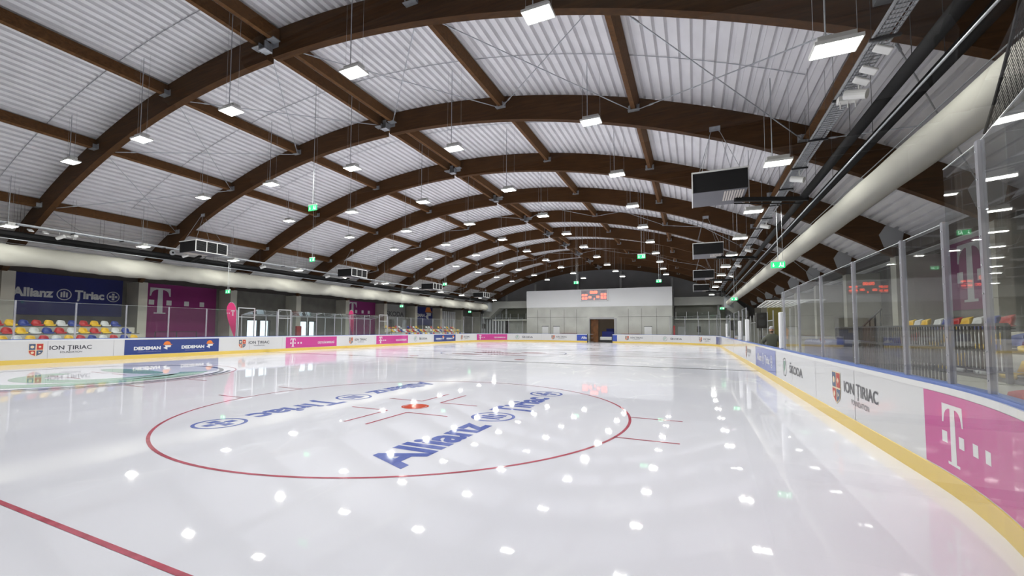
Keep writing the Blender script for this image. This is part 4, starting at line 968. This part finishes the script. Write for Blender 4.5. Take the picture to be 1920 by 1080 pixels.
# gate leaf frames in the boards
for x, lab in ((-.62, 'open steel gate leaf left of the far gateway'), (2.68, 'steel gate post right of the far gateway')):
    e = empty('rink_gate', (x, 60.0, 0), lab, 'gate'); q = MB(); q.box(x-.04, x+.04, 59.95, 60.03, 0, 1.14); q.build('gate_post', DSTEEL, e)
    if x < 0:
        q = MB(); q.bar((x, 60.0, 1.1), (x+.5, 61.3, 1.1), .05, .04); q.bar((x, 60.0, .1), (x+.5, 61.3, .1), .05, .04); q.bar((x, 60.0, .6), (x+.5, 61.3, .6), .04, .03); q.build('gate_frame', ALU, e)
    else: q = MB(); q.box(x-.015, x+.015, 60.03, 61.3, .05, 1.12); q.build('gate_panel', PRW, e)
# players' benches of slim rails by the wall
for i, x in enumerate((-3.6, 4.9)):
    e = empty('wall_bench', (x, 61.2, 0), f'low bench against the far wall {"left" if i == 0 else "right"} of the gateway', 'bench'); q = MB(); q.box(x-1.2, x+1.2, 61.0, 61.4, 1.18, 1.22); q.build('seat_board', mat('bench_red', (.35, .1, .08), .5), e)
    for dx in (-1.1, 1.1): q = MB(); q.box(x+dx-.03, x+dx+.03, 61.02, 61.38, -.02, 1.18); q.build('leg', ALU, e)
# scoreboard
e = empty('scoreboard', (.05, YB-.1, 5.7), 'wide electronic scoreboard with red digits on the white far wall', 'scoreboard')
SX0, SX1, SZ0, SZ1 = -1.85, 1.92, 5.72, 7.34
q = MB(); q.box(SX0+.07, SX1-.07, YB-.2, YB-.055, SZ0+.07, SZ1-.07); q.build('display_panel', BOARDG, e)
q = MB()
for a in ((SX0, SX1, SZ0, SZ0+.07), (SX0, SX1, SZ1-.07, SZ1), (SX0, SX0+.07, SZ0, SZ1), (SX1-.07, SX1, SZ0, SZ1)): q.box(a[0], a[1], YB-.23, YB-.055, a[2], a[3])
q.build('display_frame', LWHITE, e)
fn = lambda u, v, d: Vector((u, YB-.202-d, v))
def digits(q, s, u, v, w_, h): text(q, s, fn, u, u+w_, v, h, 0, .04)
q = MB(); digits(q, '00:00', -.55, 6.78, 1.05, .36); digits(q, '00 88', -1.68, 6.5, .78, .2); digits(q, '88 00', -1.68, 6.06, .78, .2); digits(q, '00 88', .95, 6.55, .78, .2); digits(q, '88 00', .95, 6.13, .78, .2)
digits(q, '00', -.75, 6.12, .42, .28); digits(q, '00', .35, 6.16, .42, .28); digits(q, '4', -.03, 5.9, .16, .24)
for s in (-1.68, .95):
    for v in (6.42, 5.98): rect(q, s, s+.75, v, v+.03, fn, 0)
q.build('led_digits', LED, e, label='glowing red digits')
q = MB(); text(q, 'PERIOD', fn, -.22, .25, 6.26, .09, 0); text(q, 'ACASA', fn, -1.6, -1.05, 6.95, .1, 0); text(q, 'OASPETI', fn, 1.0, 1.6, 7.0, .1, 0); q.build('lettering', INK, e)
# gable and back walls
q = MB(); pts = [(-21.5, 3.4)]+[(x, zb(x, DEPTH+.05)) for x in [-21.4+42.8*i/40 for i in range(41)]]+[(21.5, 3.4)]
q.prism(pts, lambda u, v, d: Vector((u, 66.9+d, v)), 0, .3); q.build('wall_far', mat('gable_cladding', (.27, .27, .28), .7, var=.1, scale=.6), kind='structure')
q = MB(); q.box(-21.2, -10.04, 66.5, 66.9, -.02, 3.4); q.box(10.11, 21.2, 66.5, 66.9, -.02, 3.4); q.build('wall_far', CONCP, kind='structure')
for i, x in enumerate((-15.6, -10.5, -3.6, 2.85, 9.9, 15.7)):
    q = MB(); q.box(x-.14, x+.14, 66.55, 66.88, 3.42 if abs(x) > 10.1 else 7.42, zb(x)-.02 if abs(x) < 15 else 7.7); o = q.build('gable_post', mat('post_grey', (.5, .5, .52), .5)); tag(o, f'grey steel post on the dark gable wall, {nth(i)} from the left', 'post', 'gable posts')
for sx, nm in ((-1, 'left'), (1, 'right')):
    x0, x1 = sorted((sx*10.2, sx*17.6)); q = MB(); q.box(x0, x1, 65.6, 66.45, 3.15, 3.3); q.build(f'trim_{2 if sx < 0 else 3}', mat('ledge', (.85, .85, .78), .6), kind='structure')
    q = MB(); fn2 = lambda u, v, d: Vector((u, 64.6+d, v))
    q.prism([(sx*10.2, 5.1), (sx*16.0, 5.1), (sx*17.9, 3.45), (sx*19.0, 3.45), (sx*19.0, 4.2), (sx*17.0, 6.2), (sx*10.2, 6.2)][::sx], fn2, 0, 2.24); o = q.build('bulkhead', CONCP); tag(o, f'pale angled bulkhead above the {nm} far gallery', 'bulkhead')
    e = empty('gallery_rail', (sx*14, 65.5, 3.3), f'glass balustrade of the {nm} far gallery', 'balustrade')
    q = MB(); x0, x1 = sorted((sx*10.3, sx*17.4)); q.box(x0, x1, 65.59, 65.605, 3.31, 4.2); q.build('balustrade_glass', GLASS, e)
    for i in range(6): q = MB(); x = sx*(10.4+1.35*i); q.box(x-.025, x+.025, 65.56, 65.64, 3.31, 4.25); q.build('baluster', ALU, e)
    q = MB(); x0, x1 = sorted((sx*10.3, sx*16.5)); q.box(x0, x1, 66.6, 66.88, 3.42, 5.1); o = q.build('gallery_window', mat('dim_glazing', (.11, .115, .09), .2)); tag(o, f'dim greenish gallery glazing at the {nm} of the far wall', 'glazing')
q = MB(); q.box(-13.3, -12.4, 66.44, 66.499, 0, 2.2); o = q.build('door_5', CONCP, kind='structure')
q = MB(); q.box(10.6, 11.5, 66.44, 66.499, 0, 2.2); o = q.build('door_6', PWHITE, kind='structure')
q = MB(); q.box(10.2, 10.42, 61.4, 61.8, -.02, 2.3); o = q.build('fire_cabinet', mat('fire_red', (.4, .02, .02), .4)); tag(o, 'tall red fire cabinet at the right edge of the white far block', 'fire cabinet')
q = MB(); q.box(-19.79, -19.6, 29.25, 29.75, .6, 1.9); o = q.build('fire_cabinet', mat('fire_red', (.4, .02, .02), .4)); tag(o, 'dark red fire cabinet on a column behind the left benches', 'fire cabinet')
# vertical white fins in the far left corner
FIN = mat('fin_white', (.85, .86, .9), .5)
k = 0
for i in range(12):
    y = 54.4+i*.62
    if 60.0 < y < 62: continue
    q = MB(); q.box(-21.1, -20.75, y-.12, y+.12, 0, 4.35); o = q.build('wall_fin', FIN); tag(o, f'white upright fin on the far left side wall, {nth(k)} from the camera', 'fin', 'white fins in the far left corner'); k += 1
for i in range(11):
    x = -20.9+i*.52; q = MB(); q.box(x-.1, x+.1, 65.9, 66.3, 0, 4.35 if x < -19.2 else 3.35); o = q.build('wall_fin', FIN); tag(o, f'white upright fin on the far wall left of the gallery, {nth(i)} from the left', 'fin', 'white fins in the far left corner')
q = MB(); q.box(-21.15, -15.2, 66.35, 66.49, 0, 3.4); o = q.build('fin_backing', BLACK); tag(o, 'black panel behind the white fins at the far left', 'panel')
q = MB(); q.box(-21.5, 21.5, -9.3, -9, -.02, 13); q.build('wall_back', CONC, kind='structure')
# ------------------------------------------------------------------ loudspeakers
def speaker(x, y, zc, label, wd=.5, h=.85):
    e = empty('loudspeaker', (x, y, 0), label, 'loudspeaker', 'black loudspeakers on stands')
    q = MB(); q.box(x-wd/2, x+wd/2, y-.2, y+.2, zc-h/2, zc+h/2); o = q.build('speaker_cabinet', mat('speaker_black', (.018, .016, .014), .5), e); bv = o.modifiers.new('b', 'BEVEL'); bv.width = .03; bv.segments = 2
    q = MB(); q.tube([(x, y-.205, zc-.12), (x, y-.212, zc-.12)], wd*.38, 20); q.tube([(x, y-.205, zc+.24), (x, y-.212, zc+.24)], wd*.16, 16); q.build('speaker_cone', mat('cone_grey', (.04, .04, .04), .6), e)
    q = MB(); q.tube([(x, y, .35), (x, y, zc-h/2)], .025, 8); q.build('stand_pole', DSTEEL, e)
    for a in (0, 2.1, 4.2): q = MB(); q.tube([(x, y, .6), (x+.45*math.cos(a), y+.45*math.sin(a), 0)], .015, 6); q.build('leg', DSTEEL, e)
speaker(16.0, 29.3, 2.26, 'large black loudspeaker on a stand behind the man')
speaker(15.8, 44.8, 2.15, 'black loudspeaker on a stand farther along the right side', .6)
speaker(13.2, 61.6, 1.85, 'small black loudspeaker before the far right wall', .45, .75)
speaker(-17.2, 61.5, 2.2, 'small black loudspeaker at the far left corner', .45, .75)
speaker(-16.3, 38.2, 2.3, 'black loudspeaker at the start of the far left stand', .4, .8)
# slatted awning and yellowish wall behind the man
e = empty('slatted_awning', (17, 27, 3), 'white slatted awning over the right benches', 'awning')
for i in range(9):
    t = i/8; q = MB(); q.bar((15.95+.25*t*6, 30.0-6.0*0-t*0, 3.02+.0*t), (15.95+.25*t*6-.5, 23.0, 2.95+.0*t), .1, .03); q.build('slat', LWHITE, e)
q = MB(); q.bar((15.45, 23.0, 2.95), (17.45, 23.0, 2.95), .04, .05); q.bar((15.95, 30.0, 3.02), (17.45, 30, 3.02), .04, .05); q.build('awning_frame', LWHITE, e)
for y in (29.9,): q = MB(); q.box(17.4, 17.48, y-.04, y+.04, -.02, 2.93); q.build('awning_post', LWHITE, e)
q = MB(); q.box(16.95, 18.2, 34.0, 34.12, -.02, 3.5); o = q.build('partition_panel', mat('yellow_partition', (.20, .17, .04), .7, var=.15, scale=1)); tag(o, 'olive yellow partition behind the right benches', 'partition')

# ------------------------------------------------------------------ man leaning on the right boards
def skin_body(name, verts, edges, radii, mt, parent, sub=2):
    me = bpy.data.meshes.new(name); me.from_pydata(verts, edges, []); me.update(); me.materials.append(mt)
    o = bpy.data.objects.new(name, me); C.objects.link(o); o.parent = parent
    if parent: o.location = -Vector((0, 0, 0))
    sk = o.modifiers.new('skin', 'SKIN'); sk.use_smooth_shade = True
    lay = me.skin_vertices[0].data if me.skin_vertices else None
    if lay is None:
        bpy.context.view_layer.objects.active = o; lay = me.skin_vertices.new().data if hasattr(me.skin_vertices, 'new') else None
    if lay:
        for i, r_ in enumerate(radii): lay[i].radius = r_ if isinstance(r_, tuple) else (r_, r_)
        lay[0].use_root = True
    sb = o.modifiers.new('sub', 'SUBSURF'); sb.levels = sub; sb.render_levels = sub
    return o
def ellipsoid(mb_, c, r, nu=16, nv=10, zmin=-1):
    vs = []; fs = []
    for j in range(nv+1):
        ph = PI*j/nv
        for i in range(nu): a = 2*PI*i/nu; vs.append((c[0]+r[0]*math.sin(ph)*math.cos(a), c[1]+r[1]*math.sin(ph)*math.sin(a), c[2]+r[2]*max(zmin, math.cos(ph))))
    for j in range(nv):
        for i in range(nu): fs.append((j*nu+i, j*nu+(i+1) % nu, (j+1)*nu+(i+1) % nu, (j+1)*nu+i))
    return mb_.add(vs, fs)
PX, PY = 15.52, 22.6
man = empty('person', (PX, PY, 0), 'person in dark olive puffer jacket and grey beanie, hands on hips, behind right boards', 'person')
man.rotation_euler = (0, 0, -.12)
JK = mat('jacket_olive', (.055, .06, .045), .7, bump=.4, scale=9); SK = mat('skin', (.45, .26, .18), .5); TR = mat('trousers_dark', (.03, .03, .04), .8)
# local coordinates: faces -Y (towards the camera end)
V = [(0,0,.98),(0,0,1.15),(0,0,1.32),(0,0,1.50),(0,-.01,1.58),(0,-.015,1.68),(0,-.02,1.78),
     (-.20,0,1.43),(-.35,.03,1.19),(-.26,-.09,1.03),(-.20,-.13,1.01),(.20,0,1.43),(.35,.03,1.19),(.26,-.09,1.03),(.20,-.13,1.01),
     (-.11,0,.90),(-.12,-.01,.50),(-.13,.01,.10),(-.13,-.12,.05),(.11,0,.90),(.12,-.01,.50),(.13,.01,.10),(.13,-.12,.05)]
Ed = [(0,1),(1,2),(2,3),(3,4),(4,5),(5,6),(2,7),(7,8),(8,9),(9,10),(2,11),(11,12),(12,13),(13,14),(0,15),(15,16),(16,17),(17,18),(0,19),(19,20),(20,21),(21,22)]
Rd = [(.17,.13),(.16,.125),(.18,.13),(.10,.09),(.055,.06),(.075,.085),(.07,.085),(.085,.08),(.062,.062),(.045,.045),(.04,.03),(.085,.08),(.062,.062),(.045,.045),(.04,.03),(.10,.11),(.07,.075),(.05,.055),(.045,.03),(.10,.11),(.07,.075),(.05,.055),(.045,.03)]
skin_body('body', V, Ed, Rd, SK, man)
q = [V[i] for i in (0,1,2,3,7,8,9,11,12,13)]
Vj = [(0,0,.92),(0,0,1.1),(0,0,1.34),(0,0,1.60),(-.17,0,1.43),(-.36,.03,1.19),(-.265,-.08,1.04),(.17,0,1.43),(.36,.03,1.19),(.265,-.08,1.04)]
skin_body('jacket', Vj, [(0,1),(1,2),(2,3),(2,4),(4,5),(5,6),(2,7),(7,8),(8,9)], [(.20,.17),(.20,.165),(.205,.165),(.095,.10),(.12,.11),(.088,.09),(.065,.065),(.12,.11),(.088,.09),(.065,.065)], JK, man)
skin_body('trousers', [(0,0,.95),(-.11,0,.88),(-.12,-.01,.50),(-.13,.01,.12),(.11,0,.88),(.12,-.01,.50),(.13,.01,.12)], [(0,1),(1,2),(2,3),(0,4),(4,5),(5,6)], [(.16,.13),(.12,.13),(.095,.1),(.075,.08),(.12,.13),(.095,.1),(.075,.08)], TR, man)
def pm(name, mbx, mt): o = mbx.build(name, mt, None, smooth=True); o.parent = man; return o
b = MB(); ellipsoid(b, (0, -.02, 1.735), (.078, .095, .115)); pm('head', b, SK)
b = MB(); ellipsoid(b, (0, -.005, 1.80), (.092, .108, .095), zmin=-.25); b.tube([(0, -.005, 1.765), (0, -.005, 1.795)], .104, 20); pm('beanie', b, mat('beanie_grey', (.38, .38, .40), .9))
b = MB(); ellipsoid(b, (0, -.045, 1.66), (.06, .068, .05)); pm('beard', b, mat('beard_dark', (.05, .03, .02), .9))
b = MB(); b.tube([(0, -.112, 1.76), (0, -.13, 1.71)], [.008, .016], 8); pm('nose', b, SK)
b = MB()
for sx in (-.03, .03): ellipsoid(b, (sx, -.108, 1.755), (.012, .008, .008), 8, 6)
pm('eyes', b, BLACK)
b = MB()
for sx in (-.08, .08): ellipsoid(b, (sx, -.01, 1.725), (.012, .02, .032), 8, 6)
pm('ears', b, SK)
b = MB(); b.tube([(-.022, -.112, 1.685), (.022, -.112, 1.685)], .006, 6); pm('mouth', b, mat('lip', (.35, .12, .1), .5))
b = MB()
for sg in (-1, 1):
    for k in range(5):
        x0 = sg*(.20-.004*k); z0 = 1.045-.018*k; ln = (.05, .075, .08, .075, .06)[k] if k else .045
        b.tube([(x0, -.13, z0), (x0-sg*ln*.55, -.155, z0-.006), (x0-sg*ln, -.15, z0-.018)], .0095, 6)
pm('fingers', b, SK)
# second figure partly hidden behind him: an orange and white bib seen at his shoulder
e = empty('bib_rack', (17.0, 27.5, 0), 'orange and white training bibs hanging behind the man', 'bibs')
q = MB(); q.tube([(16.75, 27.5, 0), (16.75, 27.5, 1.95)], .02, 8); q.build('rack_pole', DSTEEL, e)
q = MB(); q.prism([(-.15, 1.3), (.15, 1.3), (.18, 1.75), (.06, 1.9), (-.06, 1.9), (-.18, 1.75)], lambda u, v, d: Vector((16.75+u, 27.42+d, v)), 0, .05); q.build('bib', mat('bib_orange', (.7, .3, .05), .7), e)
